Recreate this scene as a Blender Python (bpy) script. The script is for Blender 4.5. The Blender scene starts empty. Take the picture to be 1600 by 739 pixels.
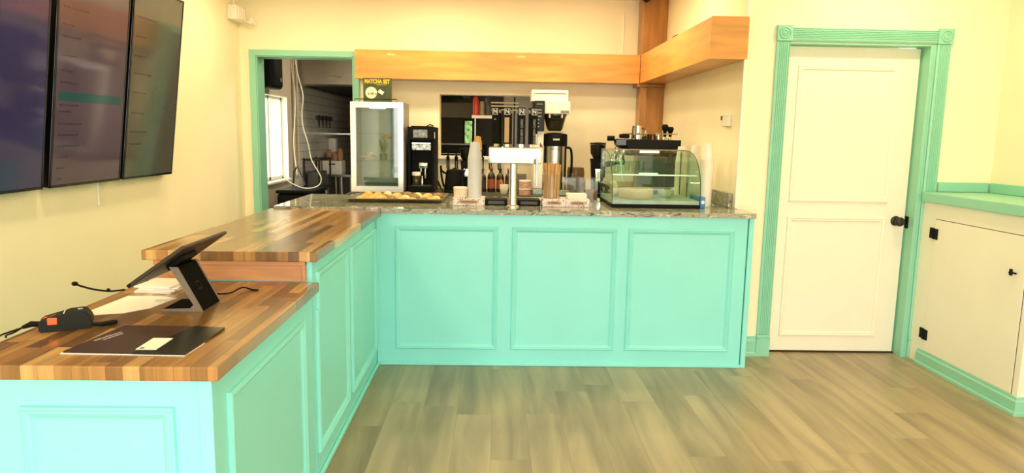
import bpy, bmesh, math, random
from mathutils import Vector, Matrix
R = random.Random(7)
S = bpy.context.scene
COL = S.collection

# ------------------------------------------------------------------ camera, world, light, exposure
def make_camera():
    f, yaw, pitch, roll = 1089.70, math.radians(1.5095), math.radians(8.2564), math.radians(-1.0163)
    cy, sy, cp, sp, cr, sr = math.cos(yaw), math.sin(yaw), math.cos(pitch), math.sin(pitch), math.cos(roll), math.sin(roll)
    fw = Vector((sy*cp, cy*cp, -sp)); r = Vector((cy, -sy, 0)); u = r.cross(fw); d = -u
    r2 = cr*r + sr*d; d2 = -sr*r + cr*d
    cd = bpy.data.cameras.new('camera'); co = bpy.data.objects.new('camera', cd); COL.objects.link(co)
    cd.sensor_fit = 'HORIZONTAL'; cd.sensor_width = 36.0; cd.lens = f/1600*36.0
    cd.clip_start = 0.05; cd.clip_end = 100
    m = Matrix((r2, -d2, -fw)).transposed().to_4x4(); m.translation = Vector((0, 0, 1.44))
    co.matrix_world = m
    S.camera = co
make_camera()
vs = S.view_settings
S.display_settings.display_device = 'sRGB'
vs.view_transform = 'Standard'; vs.look = 'None'; vs.gamma = 1.0; vs.use_curve_mapping = False
vs.exposure = 0.0
S.cycles.max_bounces = 10; S.cycles.diffuse_bounces = 6; S.cycles.glossy_bounces = 5
S.cycles.transmission_bounces = 8; S.cycles.transparent_max_bounces = 40
S.cycles.caustics_reflective = False; S.cycles.caustics_refractive = False

W = bpy.data.worlds.new('world'); S.world = W; W.use_nodes = True
nt = W.node_tree; nt.nodes.clear()
tc = nt.nodes.new('ShaderNodeTexCoord'); sx = nt.nodes.new('ShaderNodeSeparateXYZ')
rp = nt.nodes.new('ShaderNodeValToRGB'); bg = nt.nodes.new('ShaderNodeBackground'); wo = nt.nodes.new('ShaderNodeOutputWorld')
nt.links.new(tc.outputs['Generated'], sx.inputs[0]); nt.links.new(sx.outputs['Z'], rp.inputs[0])
nt.links.new(rp.outputs[0], bg.inputs[0]); nt.links.new(bg.outputs[0], wo.inputs[0])
e = rp.color_ramp.elements
e[0].position = 0.0; e[0].color = (.55, .52, .46, 1); e[1].position = 0.12; e[1].color = (1.0, .98, .93, 1)
bg.inputs[1].default_value = 10.2

def area(name, loc, size, power, color, rot=(0, 0, 0), portal=False, disk=False, spread=None):
    l = bpy.data.lights.new(name, 'AREA'); o = bpy.data.objects.new(name, l); COL.objects.link(o)
    if disk: l.shape = 'DISK'; l.size = size[0]
    else: l.shape = 'RECTANGLE'; l.size, l.size_y = size
    l.energy = power; l.color = color; o.location = loc; o.rotation_euler = rot
    if spread: l.spread = spread
    if portal: l.cycles.is_portal = True
    return o
DAY = (1.0, .97, .93)
WARM = (1.0, .80, .46)
area('storefront_portal', (0.2, -2.48, 1.3), (6.0, 2.3), 1, DAY, (math.radians(90), 0, 0), portal=True)
area('kitchen_window_portal', (-2.58, 7.73, 1.36), (.9, .9), 1, DAY, (0, math.radians(-90), 0), portal=True)
for lx, ly, pw in ((-1.7, 1.6, 7), (0.4, 1.6, 6), (2.2, 1.8, 7), (-1.75, 3.4, 14), (2.35, 3.75, 17), (-1.9, 4.9, 10),
                   (-1.75, 5.9, 12), (-0.5, 6.0, 18), (0.7, 5.9, 11), (0.0, 4.9, 12), (0.95, 5.2, 14)):  # the last two are added to brighten the beam and the alcove
    area('ceiling_downlight', (lx, ly, 2.70), (.16, .16), pw, WARM, disk=True)
area('kitchen_fill', (-1.1, 8.0, 2.68), (.5, .5), 26, (1, .9, .74)); area('kitchen_fill', (0.9, 9.4, 2.68), (.4, .4), 7, (1, .85, .6))  # unseen fill lights added to brighten the kitchen

# ------------------------------------------------------------------ materials
def lin(c):
    return tuple((x/255/12.92 if x/255 <= .04045 else ((x/255+.055)/1.055)**2.4) for x in c) + (1,)
MATS = {}
def mat(name, rgb, rough=.5, metal=0., noise=0., nscale=12., bump=0., bscale=60., spec=.5, stretch=None, emit=0., coat=0.):
    if name in MATS: return MATS[name]
    m = bpy.data.materials.new(name); m.use_nodes = True; n = m.node_tree; b = n.nodes['Principled BSDF']
    c = lin(rgb)
    b.inputs['Base Color'].default_value = c; b.inputs['Roughness'].default_value = rough; b.inputs['Metallic'].default_value = metal
    b.inputs['Specular IOR Level'].default_value = spec; b.inputs['Coat Weight'].default_value = coat
    g = n.nodes.new('ShaderNodeNewGeometry'); mp = n.nodes.new('ShaderNodeMapping'); n.links.new(g.outputs['Position'], mp.inputs[0])
    if stretch: mp.inputs['Scale'].default_value = stretch
    tx = n.nodes.new('ShaderNodeTexNoise'); tx.inputs['Scale'].default_value = nscale; tx.inputs['Detail'].default_value = 5
    n.links.new(mp.outputs[0], tx.inputs[0])
    if noise:
        r = n.nodes.new('ShaderNodeValToRGB'); n.links.new(tx.outputs[0], r.inputs[0])
        r.color_ramp.elements[0].position = .3; r.color_ramp.elements[1].position = .7
        r.color_ramp.elements[0].color = tuple(x*(1-noise) for x in c[:3])+(1,)
        r.color_ramp.elements[1].color = tuple(min(1, x*(1+noise)) for x in c[:3])+(1,)
        n.links.new(r.outputs[0], b.inputs['Base Color'])
        if emit: n.links.new(r.outputs[0], b.inputs['Emission Color'])
    if bump:
        t2 = n.nodes.new('ShaderNodeTexNoise'); t2.inputs['Scale'].default_value = bscale; n.links.new(mp.outputs[0], t2.inputs[0])
        bp = n.nodes.new('ShaderNodeBump'); bp.inputs['Strength'].default_value = bump; bp.inputs['Distance'].default_value = .01
        n.links.new(t2.outputs[0], bp.inputs['Height']); n.links.new(bp.outputs[0], b.inputs['Normal'])
    if emit:
        b.inputs['Emission Strength'].default_value = emit
        if not noise: b.inputs['Emission Color'].default_value = c
    MATS[name] = m
    return m

def glass(name, tint=(235, 245, 240), refl=1.0, haze=0.0):
    if name in MATS: return MATS[name]
    m = bpy.data.materials.new(name); m.use_nodes = True; n = m.node_tree; n.nodes.clear()
    o = n.nodes.new('ShaderNodeOutputMaterial'); t = n.nodes.new('ShaderNodeBsdfTransparent'); g = n.nodes.new('ShaderNodeBsdfGlossy')
    t.inputs[0].default_value = lin(tint); g.inputs['Roughness'].default_value = .03; g.inputs[0].default_value = (1, 1, 1, 1)
    ge = n.nodes.new('ShaderNodeNewGeometry'); dt = n.nodes.new('ShaderNodeVectorMath'); dt.operation = 'DOT_PRODUCT'
    n.links.new(ge.outputs['Normal'], dt.inputs[0]); n.links.new(ge.outputs['Incoming'], dt.inputs[1])
    def M_(op, a, b=None):
        q = n.nodes.new('ShaderNodeMath'); q.operation = op; q.use_clamp = op == 'MULTIPLY'; n.links.new(a, q.inputs[0])
        if b is not None: q.inputs[1].default_value = b
        return q.outputs[0]
    ab = M_('ABSOLUTE', dt.outputs['Value']); iv = n.nodes.new('ShaderNodeMath'); iv.operation = 'SUBTRACT'; iv.inputs[0].default_value = 1; n.links.new(ab, iv.inputs[1])
    sc_ = M_('ADD', M_('MULTIPLY', M_('POWER', iv.outputs[0], 5), .96), .04)        # thin pane: the same reflectance from both sides
    class mu: outputs = [M_('MULTIPLY', sc_, refl)]
    mx = n.nodes.new('ShaderNodeMixShader'); n.links.new(mu.outputs[0], mx.inputs[0]); n.links.new(t.outputs[0], mx.inputs[1]); n.links.new(g.outputs[0], mx.inputs[2])
    out = mx
    if haze:
        d = n.nodes.new('ShaderNodeBsdfDiffuse'); d.inputs[0].default_value = lin((240, 240, 236))
        m2 = n.nodes.new('ShaderNodeMixShader'); m2.inputs[0].default_value = haze
        n.links.new(mx.outputs[0], m2.inputs[1]); n.links.new(d.outputs[0], m2.inputs[2]); out = m2
    n.links.new(out.outputs[0], o.inputs[0])
    MATS[name] = m
    return m

def planks(name, cols, row, length, rough, mortar=.0015, mortar_col=(60, 45, 30), grain=.25, gscale=(3, 60, 60), along='y', coat=0., off=.5, interp='LINEAR'):
    """boards running along Y (or X); every board takes its own tone from a ramp"""
    m = bpy.data.materials.new(name); m.use_nodes = True; n = m.node_tree; b = n.nodes['Principled BSDF']
    g = n.nodes.new('ShaderNodeNewGeometry'); sp = n.nodes.new('ShaderNodeSeparateXYZ'); n.links.new(g.outputs['Position'], sp.inputs[0])
    cb = n.nodes.new('ShaderNodeCombineXYZ')
    # every row of boards starts at its own place
    def mth(op, a, v): q = n.nodes.new('ShaderNodeMath'); q.operation = op; n.links.new(a, q.inputs[0]); q.inputs[1].default_value = v; return q.outputs[0]
    wn = n.nodes.new('ShaderNodeTexWhiteNoise'); wn.noise_dimensions = '1D'
    n.links.new(mth('FLOOR', mth('DIVIDE', sp.outputs['X' if along == 'y' else 'Y'], row), 0), wn.inputs['W'])
    sh = n.nodes.new('ShaderNodeMath'); sh.operation = 'MULTIPLY_ADD'; n.links.new(wn.outputs['Value'], sh.inputs[0]); sh.inputs[1].default_value = length
    n.links.new(sp.outputs['Y' if along == 'y' else 'X'], sh.inputs[2]); n.links.new(sh.outputs[0], cb.inputs[0]); n.links.new(sp.outputs['X' if along == 'y' else 'Y'], cb.inputs[1])
    br = n.nodes.new('ShaderNodeTexBrick'); n.links.new(cb.outputs[0], br.inputs[0])
    br.inputs['Color1'].default_value = (0, 0, 0, 1); br.inputs['Color2'].default_value = (1, 1, 1, 1); br.inputs['Mortar'].default_value = (.5, .5, .5, 1)
    br.inputs['Scale'].default_value = 1; br.inputs['Mortar Size'].default_value = mortar; br.inputs['Mortar Smooth'].default_value = .3
    br.inputs['Brick Width'].default_value = length; br.inputs['Row Height'].default_value = row
    br.offset = off; br.offset_frequency = 2; br.squash = 1
    rm = n.nodes.new('ShaderNodeValToRGB'); rm.color_ramp.interpolation = interp
    while len(rm.color_ramp.elements) < len(cols): rm.color_ramp.elements.new(.5)
    for i, c in enumerate(cols):
        rm.color_ramp.elements[i].position = i/(len(cols)-1) if interp == 'LINEAR' else i/len(cols); rm.color_ramp.elements[i].color = lin(c)
    n.links.new(br.outputs['Color'], rm.inputs[0])
    mp = n.nodes.new('ShaderNodeMapping'); mp.inputs['Scale'].default_value = gscale; n.links.new(cb.outputs[0], mp.inputs[0])
    # shift the grain by board so that neighbours do not continue each other
    ad = n.nodes.new('ShaderNodeVectorMath'); ad.operation = 'ADD'
    sc = n.nodes.new('ShaderNodeVectorMath'); sc.operation = 'SCALE'; sc.inputs['Scale'].default_value = 37; n.links.new(br.outputs['Color'], sc.inputs[0])
    n.links.new(mp.outputs[0], ad.inputs[0]); n.links.new(sc.outputs[0], ad.inputs[1])
    tx = n.nodes.new('ShaderNodeTexNoise'); tx.inputs['Scale'].default_value = 1; tx.inputs['Detail'].default_value = 6; tx.inputs['Distortion'].default_value = .6
    n.links.new(ad.outputs[0], tx.inputs[0])
    r2 = n.nodes.new('ShaderNodeValToRGB'); r2.color_ramp.elements[0].position = .3; r2.color_ramp.elements[1].position = .7
    r2.color_ramp.elements[0].color = (1-grain,)*3+(1,); r2.color_ramp.elements[1].color = (1+grain*.4,)*3+(1,)
    n.links.new(tx.outputs[0], r2.inputs[0])
    mu = n.nodes.new('ShaderNodeMix'); mu.data_type = 'RGBA'; mu.blend_type = 'MULTIPLY'; mu.inputs[0].default_value = 1
    n.links.new(rm.outputs[0], mu.inputs[6]); n.links.new(r2.outputs[0], mu.inputs[7])
    mo = n.nodes.new('ShaderNodeMix'); mo.data_type = 'RGBA'; n.links.new(br.outputs['Fac'], mo.inputs[0])
    n.links.new(mu.outputs[2], mo.inputs[6]); mo.inputs[7].default_value = lin(mortar_col)
    n.links.new(mo.outputs[2], b.inputs['Base Color'])
    b.inputs['Roughness'].default_value = rough; b.inputs['Coat Weight'].default_value = coat; b.inputs['Coat Roughness'].default_value = .15
    return m

def granite(name):
    m = bpy.data.materials.new(name); m.use_nodes = True; n = m.node_tree; b = n.nodes['Principled BSDF']
    g = n.nodes.new('ShaderNodeNewGeometry')
    w = n.nodes.new('ShaderNodeTexNoise'); w.inputs['Scale'].default_value = 9; w.inputs['Detail'].default_value = 9; w.inputs['Roughness'].default_value = .7; w.inputs['Distortion'].default_value = 1.6
    mp = n.nodes.new('ShaderNodeMapping'); mp.inputs['Scale'].default_value = (1, 1.6, 3.2); mp.inputs['Rotation'].default_value = (0, .5, .4)
    n.links.new(g.outputs['Position'], mp.inputs[0]); n.links.new(mp.outputs[0], w.inputs[0])
    r = n.nodes.new('ShaderNodeValToRGB'); n.links.new(w.outputs[0], r.inputs[0]); cr = r.color_ramp
    cr.elements[0].position = .32; cr.elements[0].color = lin((44, 50, 44)); cr.elements[1].position = .66; cr.elements[1].color = lin((228, 226, 208))
    for p, c in ((.41, (104, 112, 100)), (.48, (176, 176, 158)), (.54, (128, 132, 114)), (.60, (204, 202, 184))):
        x = cr.elements.new(p); x.color = lin(c)
    n.links.new(r.outputs[0], b.inputs['Base Color']); b.inputs['Roughness'].default_value = .07
    b.inputs['Specular IOR Level'].default_value = .6
    return m

def floral(name):
    m = bpy.data.materials.new(name); m.use_nodes = True; n = m.node_tree; b = n.nodes['Principled BSDF']
    g = n.nodes.new('ShaderNodeNewGeometry'); v = n.nodes.new('ShaderNodeTexVoronoi'); v.inputs['Scale'].default_value = 60; v.feature = 'F1'
    t = n.nodes.new('ShaderNodeTexNoise'); t.inputs['Scale'].default_value = 55; t.inputs['Detail'].default_value = 4; t.inputs['Distortion'].default_value = 2
    n.links.new(g.outputs['Position'], t.inputs[0])
    r = n.nodes.new('ShaderNodeValToRGB'); r.color_ramp.interpolation = 'EASE'; n.links.new(t.outputs[0], r.inputs[0]); c = r.color_ramp
    c.elements[0].position = .36; c.elements[0].color = lin((120, 92, 84)); c.elements[1].position = .47; c.elements[1].color = lin((236, 226, 222))
    x = c.elements.new(.66); x.color = lin((240, 232, 228)); x = c.elements.new(.74); x.color = lin((150, 120, 110))
    n.links.new(r.outputs[0], b.inputs['Base Color']); b.inputs['Roughness'].default_value = .6
    return m

def tile(name):
    m = bpy.data.materials.new(name); m.use_nodes = True; n = m.node_tree; b = n.nodes['Principled BSDF']
    g = n.nodes.new('ShaderNodeNewGeometry'); sp = n.nodes.new('ShaderNodeSeparateXYZ'); n.links.new(g.outputs['Position'], sp.inputs[0])
    ad = n.nodes.new('ShaderNodeMath'); ad.operation = 'ADD'; n.links.new(sp.outputs['X'], ad.inputs[0]); n.links.new(sp.outputs['Y'], ad.inputs[1])
    cb = n.nodes.new('ShaderNodeCombineXYZ'); n.links.new(ad.outputs[0], cb.inputs[0]); n.links.new(sp.outputs['Z'], cb.inputs[1])
    br = n.nodes.new('ShaderNodeTexBrick'); n.links.new(cb.outputs[0], br.inputs[0]); br.inputs['Scale'].default_value = 1
    br.inputs['Brick Width'].default_value = .3; br.inputs['Row Height'].default_value = .1; br.inputs['Mortar Size'].default_value = .003
    br.inputs['Color1'].default_value = lin((196, 190, 178)); br.inputs['Color2'].default_value = lin((206, 200, 188)); br.inputs['Mortar'].default_value = lin((140, 132, 120))
    n.links.new(br.outputs[0], b.inputs['Base Color']); b.inputs['Roughness'].default_value = .18
    return m

wallpaint = mat('cream_wall_paint', (247, 237, 206), .75, noise=.015, nscale=3, bump=.03, bscale=180)
ceilpaint = mat('ceiling_paint', (240, 234, 215), .85, noise=.02)
mint = mat('mint_paint', (143, 230, 225), .38, noise=.02, nscale=4, bump=.02, bscale=120)
mint_warm = mat('mint_paint_warm_lit', (144, 208, 182), .38, noise=.02, nscale=4, bump=.02, bscale=120)  # the counters' mint paint with the warm light put into its colour
white = mat('white_paint', (243, 238, 220), .42, noise=.015, nscale=5)
floorm = planks('vinyl_plank_floor', [(158, 141, 110), (168, 151, 119), (162, 145, 113), (174, 157, 125), (166, 149, 116)], .18, 1.22, .34,
                mortar=.0008, mortar_col=(120, 106, 80), grain=.42, gscale=(.9, 8, 8), off=0.)
butcher = planks('butcher_block', [(114, 80, 42), (164, 120, 66), (134, 96, 50), (204, 162, 98), (146, 106, 56), (182, 138, 78), (124, 88, 46), (172, 127, 70)], .042, .60, .26,
                 mortar=.0004, mortar_col=(96, 60, 30), grain=.34, gscale=(2.4, 34, 34), coat=.3, off=0., interp='CONSTANT')
gran = granite('polished_granite')
maple = mat('stained_maple', (216, 152, 72), .34, noise=.2, nscale=2.2, stretch=(1, 1, 9), coat=.2)
maple2 = mat('dark_stained_maple', (168, 114, 48), .36, noise=.22, nscale=2.2, stretch=(9, 9, 1), coat=.2)
ply = mat('plywood', (206, 148, 96), .5, noise=.15, nscale=5, stretch=(1, 1, 7))
black = mat('black_plastic', (16, 16, 14), .55, spec=.12, noise=.15, nscale=30)
blackg = mat('gloss_black', (14, 14, 14), .12, noise=.1)
blackm = mat('black_metal', (34, 34, 32), .45, spec=.25, noise=.1)
dgrey = mat('dark_grey', (66, 66, 62), .5, noise=.1)
mgrey = mat('mid_grey', (130, 128, 120), .5, noise=.08)
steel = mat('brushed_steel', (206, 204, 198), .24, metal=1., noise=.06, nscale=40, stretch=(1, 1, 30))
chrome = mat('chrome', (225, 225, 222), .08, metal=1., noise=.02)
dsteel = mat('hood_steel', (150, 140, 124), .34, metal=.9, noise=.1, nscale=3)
whitep = mat('white_plastic', (240, 236, 224), .4, noise=.02)
paper = mat('white_paper', (246, 242, 230), .8, noise=.02)
papercup = mat('paper_cup', (242, 236, 218), .6, noise=.02)
flor = floral('floral_carton')
tilem = tile('kitchen_tile')
kitchwall = mat('kitchen_wall_paint', (196, 180, 154), .7, noise=.04)
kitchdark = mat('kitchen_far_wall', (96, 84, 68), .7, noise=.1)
glassm = glass('clear_glass', (240, 248, 243), .3)
fglass = glass('fridge_glass', (238, 246, 240), 1.6)
cupclear = glass('clear_plastic', (248, 249, 248), 2.0, haze=.72)
acrylic = glass('acrylic', (248, 248, 244), .45, haze=.02)
straw = mat('kraft_straw', (218, 174, 116), .7, noise=.12, nscale=30)
tan = mat('tan_label', (196, 160, 112), .6, noise=.05)
lwood = mat('pale_wood', (206, 176, 118), .5, noise=.12, nscale=6, stretch=(1, 1, 8))

# ------------------------------------------------------------------ mesh helpers
class MB:
    def __init__(s): s.b = bmesh.new()
    def face(s, vs_):
        try: return s.b.faces.new(vs_)
        except ValueError: return None
    def box(s, x0, x1, y0, y1, z0, z1, bev=0., seg=2, M=None):
        r = bmesh.ops.create_cube(s.b, size=1); vs_ = r['verts']
        bmesh.ops.scale(s.b, vec=(abs(x1-x0), abs(y1-y0), abs(z1-z0)), verts=vs_)
        if bev:
            es = list({e_ for v in vs_ for e_ in v.link_edges})
            q = bmesh.ops.bevel(s.b, geom=es, offset=bev, segments=seg, profile=.5, affect='EDGES')
            vs_ = list({v for f_ in q['faces'] for v in f_.verts} | {v for v in vs_ if v.is_valid})
        bmesh.ops.translate(s.b, vec=((x0+x1)/2, (y0+y1)/2, (z0+z1)/2), verts=vs_)
        if M is not None: bmesh.ops.transform(s.b, matrix=M, verts=vs_)
        return s
    def lathe(s, prof, c, seg=28, M=None, cap=True):
        """prof: (radius, z) pairs, around a vertical axis at c"""
        rings = []
        for r_, z_ in prof:
            if r_ < 1e-6: rings.append([s.b.verts.new((c[0], c[1], c[2]+z_))])
            else: rings.append([s.b.verts.new((c[0]+r_*math.cos(2*math.pi*i/seg), c[1]+r_*math.sin(2*math.pi*i/seg), c[2]+z_)) for i in range(seg)])
        for a, b_ in zip(rings, rings[1:]):
            for i in range(seg):
                j = (i+1) % seg
                if len(a) == 1 and len(b_) == 1: continue
                if len(a) == 1: s.face((a[0], b_[j], b_[i])[::-1])
                elif len(b_) == 1: s.face((a[i], a[j], b_[0]))
                else: s.face((a[i], a[j], b_[j], b_[i]))
        if cap:
            if len(rings[0]) > 1: s.face(rings[0][::-1])
            if len(rings[-1]) > 1: s.face(rings[-1])
        if M is not None: bmesh.ops.transform(s.b, matrix=M, verts=[v for r_ in rings for v in r_])
        return s
    def cyl(s, p0, p1, r0, r1=None, seg=20):
        p0, p1 = Vector(p0), Vector(p1); d = p1-p0; L = d.length
        M = Matrix.Translation(p0) @ Vector((0, 0, 1)).rotation_difference(d.normalized()).to_matrix().to_4x4()
        return s.lathe([(r0, 0), (r0 if r1 is None else r1, L)], (0, 0, 0), seg, M)
    def tube(s, pts, r, seg=8):
        pts = [Vector(p) for p in pts]; rings = []; up = Vector((0, 0, 1)); prev = None
        for i, p in enumerate(pts):
            t = (pts[min(i+1, len(pts)-1)]-pts[max(i-1, 0)]).normalized()
            if prev is None: n_ = t.cross(up if abs(t.z) < .9 else Vector((1, 0, 0))).normalized()
            else: n_ = (prev - t*prev.dot(t)).normalized()
            prev = n_; b_ = t.cross(n_); rr = r[i] if isinstance(r, (list, tuple)) else r
            rings.append([s.b.verts.new(p+rr*(math.cos(2*math.pi*k/seg)*n_+math.sin(2*math.pi*k/seg)*b_)) for k in range(seg)])
        for a, b_ in zip(rings, rings[1:]):
            for i in range(seg): s.face((a[i], a[(i+1) % seg], b_[(i+1) % seg], b_[i]))
        s.face(rings[0][::-1]); s.face(rings[-1]); return s
    def prism(s, poly, axis, lo, hi):
        """poly: 2D outline; axis 'x' -> (y,z), 'y' -> (x,z), 'z' -> (x,y)"""
        def P(a, b_, h): return {'x': (h, a, b_), 'y': (a, h, b_), 'z': (a, b_, h)}[axis]
        A = [s.b.verts.new(P(a, b_, lo)) for a, b_ in poly]; B = [s.b.verts.new(P(a, b_, hi)) for a, b_ in poly]
        n_ = len(poly)
        for i in range(n_): s.face((A[i], A[(i+1) % n_], B[(i+1) % n_], B[i]))
        s.face(A[::-1]); s.face(B); return s
    def moulding(s, poly, plane, h0, sgn, prof):
        """a mitred frame moulding on a wall: poly (counter-clockwise 2D), prof [(inset, height)]; plane 'x'/'y' at h0, rising along sgn"""
        def off(poly, d):
            out = []; n_ = len(poly)
            for i in range(n_):
                p, a, b_ = Vector(poly[i]), Vector(poly[i-1]), Vector(poly[(i+1) % n_])
                e1 = (p-a).normalized(); e2 = (b_-p).normalized(); n1 = Vector((-e1.y, e1.x)); n2 = Vector((-e2.y, e2.x))
                k = (n1+n2); k = k/max(1e-6, (1+n1.dot(n2)))
                out.append(p+k*d)
            return out
        def P(a, h): return (h0+sgn*h, a[0], a[1]) if plane == 'x' else (a[0], h0+sgn*h, a[1])
        loops = [[s.b.verts.new(P(q, h)) for q in off(poly, d)] for d, h in prof]
        n_ = len(poly)
        for a, b_ in zip(loops, loops[1:]):
            for i in range(n_): s.face((a[i], a[(i+1) % n_], b_[(i+1) % n_], b_[i]))
        for i in range(n_): s.face((loops[-1][i], loops[-1][(i+1) % n_], loops[0][(i+1) % n_], loops[0][i]))
        return s
    def ball(s, c, r, seg=16, sc=(1, 1, 1)):
        q = bmesh.ops.create_uvsphere(s.b, u_segments=seg, v_segments=max(6, seg*2//3), radius=r)
        bmesh.ops.scale(s.b, vec=sc, verts=q['verts']); bmesh.ops.translate(s.b, vec=c, verts=q['verts']); return s

WL = {}
def world(o): return WL.get(o.as_pointer(), Vector((0, 0, 0)))
def obj(name, mb, m, parent=None, smooth=None, origin=None):
    bm = mb.b
    bmesh.ops.recalc_face_normals(bm, faces=bm.faces)
    co = [v.co for v in bm.verts]
    lo = Vector([min(c[i] for c in co) for i in range(3)]); hi = Vector([max(c[i] for c in co) for i in range(3)])
    org = Vector(origin) if origin else Vector(((lo.x+hi.x)/2, (lo.y+hi.y)/2, lo.z))
    bmesh.ops.translate(bm, vec=-org, verts=bm.verts)
    me = bpy.data.meshes.new(name); bm.to_mesh(me); bm.free()
    me.materials.append(m)
    if smooth is not None:
        me.polygons.foreach_set('use_smooth', [True]*len(me.polygons))
        me.set_sharp_from_angle(angle=math.radians(smooth))
    o = bpy.data.objects.new(name, me); COL.objects.link(o)
    WL[o.as_pointer()] = org
    o.location = org - (world(parent) if parent else Vector((0, 0, 0)))
    if parent: o.parent = parent
    return o
def thing(name, label, cat, loc, group=None):
    o = bpy.data.objects.new(name, None); COL.objects.link(o); o.location = loc; WL[o.as_pointer()] = Vector(loc); o.empty_display_size = .05
    o['label'] = label; o['category'] = cat
    if group: o['group'] = group
    return o
def tag(o, label, cat, group=None):
    o['label'] = label; o['category'] = cat
    if group: o['group'] = group
    return o
def struct(name, mb, m, parent=None, **k):
    o = obj(name, mb, m, parent, **k)
    if not parent: o['kind'] = 'structure'
    return o
def sempty(name, loc):
    o = bpy.data.objects.new(name, None); COL.objects.link(o); o.location = loc; WL[o.as_pointer()] = Vector(loc); o['kind'] = 'structure'; o.empty_display_size = .05
    return o
def dup(root, loc, label=None, rot=None):
    r = root.copy(); COL.objects.link(r); r.location = loc; WL[r.as_pointer()] = Vector(loc)
    if rot: r.rotation_euler = rot
    if label: r['label'] = label
    for ch in list(root.children):
        c = ch.copy(); COL.objects.link(c); c.parent = r
        for g in list(ch.children):
            d = g.copy(); COL.objects.link(d); d.parent = c
    return r
def text(name, body, size, M, m, parent, extrude=.0006, align='CENTER', width=None, bold=0.):
    cu = bpy.data.curves.new(name, 'FONT'); cu.body = body; cu.size = size; cu.extrude = extrude; cu.align_x = align; cu.align_y = 'CENTER'; cu.offset = bold
    t = bpy.data.objects.new('t', cu); COL.objects.link(t); bpy.context.view_layer.update()
    dg = bpy.context.evaluated_depsgraph_get(); me = bpy.data.meshes.new_from_object(t.evaluated_get(dg))
    bpy.data.objects.remove(t)
    mb = MB(); mb.b.from_mesh(me); bpy.data.meshes.remove(me)
    if width:
        xs = [v.co.x for v in mb.b.verts]; k = width/(max(xs)-min(xs)); bmesh.ops.scale(mb.b, vec=(k, 1, 1), verts=mb.b.verts)
    bmesh.ops.transform(mb.b, matrix=M, verts=mb.b.verts)
    return obj(name, mb, m, parent)
def face_front(x, y, z, roll=0.):   # text facing the room (towards -y)
    return Matrix.Translation((x, y, z)) @ Matrix.Rotation(math.radians(90), 4, 'X') @ Matrix.Rotation(roll, 4, 'Z')

# ------------------------------------------------------------------ room shell
XL, XA, XR, XREC = -2.42, 1.575, 2.814, 3.25
YB, YD, YF = 6.82, 4.50, -2.5
ZC = 2.72
struct('floor', MB().box(-2.9, 4.0, YF, 12.4, -.1, 0), floorm)
struct('ceiling', MB().box(-2.9, 4.0, YF, 12.4, ZC, ZC+.1), ceilpaint)
struct('wall_left', MB().box(XL-.15, XL, YF, YB, 0, ZC), wallpaint)
w = MB()                                            # back wall with the kitchen opening and the pass-through
w.box(XL, -2.275, YB, 7.02, 0, ZC); w.box(-2.275, -1.355, YB, 7.02, 2.145, ZC); w.box(-1.355, -.537, YB, 7.02, 0, ZC)
w.box(-.537, .42, YB, 7.02, 0, 1.215); w.box(-.537, .42, YB, 7.02, 1.818, ZC); w.box(.42, XA+.3, YB, 7.02, 0, ZC)
struct('wall_back', w, wallpaint)
w = MB()                                            # wall with the white door
w.box(XA, 1.84, YD, YD+.16, 0, ZC); w.box(1.84, 2.80, YD, YD+.16, 2.06, ZC); w.box(2.80, 3.7, YD, YD+.16, 0, ZC)
struct('wall_doorway', w, wallpaint)
struct('wall_alcove', MB().box(XA, XA+.16, YD+.16, YB, 0, ZC), wallpaint)
struct('trim_1', MB().box(XA-.006, XA+.012, YD-.004, YD+.02, .99, ZC, .003), whitep)        # corner bead
struct('wall_right', MB().box(XREC, XREC+.15, YF, YD, 0, ZC), wallpaint)
struct('wall_closet', MB().box(1.84, 2.80, YD+.42, YD+.5, 0, 2.3), wallpaint)
w = MB(); w.box(XL, -2.2, YF-.15, YF, 0, ZC); w.box(2.9, XREC, YF-.15, YF, 0, ZC); w.box(-2.2, 2.9, YF-.15, YF, 2.45, ZC); w.box(-2.2, 2.9, YF-.15, YF, 0, .22)
struct('wall_front', w, wallpaint)
w = sempty('window_1', (.35, YF-.1, .22))
m_ = MB()
for x in (-2.2, -.55, .45, 1.45, 2.85): m_.box(x, x+.06, YF-.1, YF-.04, .22, 2.45)
m_.box(-2.2, 2.9, YF-.1, YF-.04, .22, .28); m_.box(-2.2, 2.9, YF-.1, YF-.04, 2.39, 2.45)
struct('window_frame', m_, blackm, w)

# low wall with ledge on the right
m_ = MB(); m_.box(XR, XREC-.002, 3.51, YD-.001, 0, 1.06)
struct('wall_low', m_, white)
l = MB(); l.box(XR-.025, XREC-.001, 3.48, YD-.022, 1.06, 1.122, .006)
struct('trim_2', l, mint_warm)
l = MB(); l.box(2.895, XREC-.02, YD-.018, YD-.001, 1.123, 1.186, .003); l.box(XREC-.018, XREC-.001, 3.3, YD-.019, 1.123, 1.186, .003)
struct('trim_3', l, mint_warm)
def base_profile(): return [(0, 0), (.028, 0), (.028, .016), (.018, .022), (.018, .076), (.011, .086), (.011, .097), (0, .099)]
m_ = MB(); bp_ = base_profile()
rings = [[m_.b.verts.new(p) for p in r_] for r_ in ([(XR-a, 4.385, b_) for a, b_ in bp_], [(XR-a, 3.51-a, b_) for a, b_ in bp_], [(XREC-.002, 3.51-a, b_) for a, b_ in bp_])]
for A, B in zip(rings, rings[1:]):
    for i in range(len(bp_)): m_.face((A[i], A[(i+1) % len(bp_)], B[(i+1) % len(bp_)], B[i]))
m_.face(rings[0]); m_.face(rings[-1][::-1])
struct('baseboard_right', m_, mint_warm)
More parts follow.
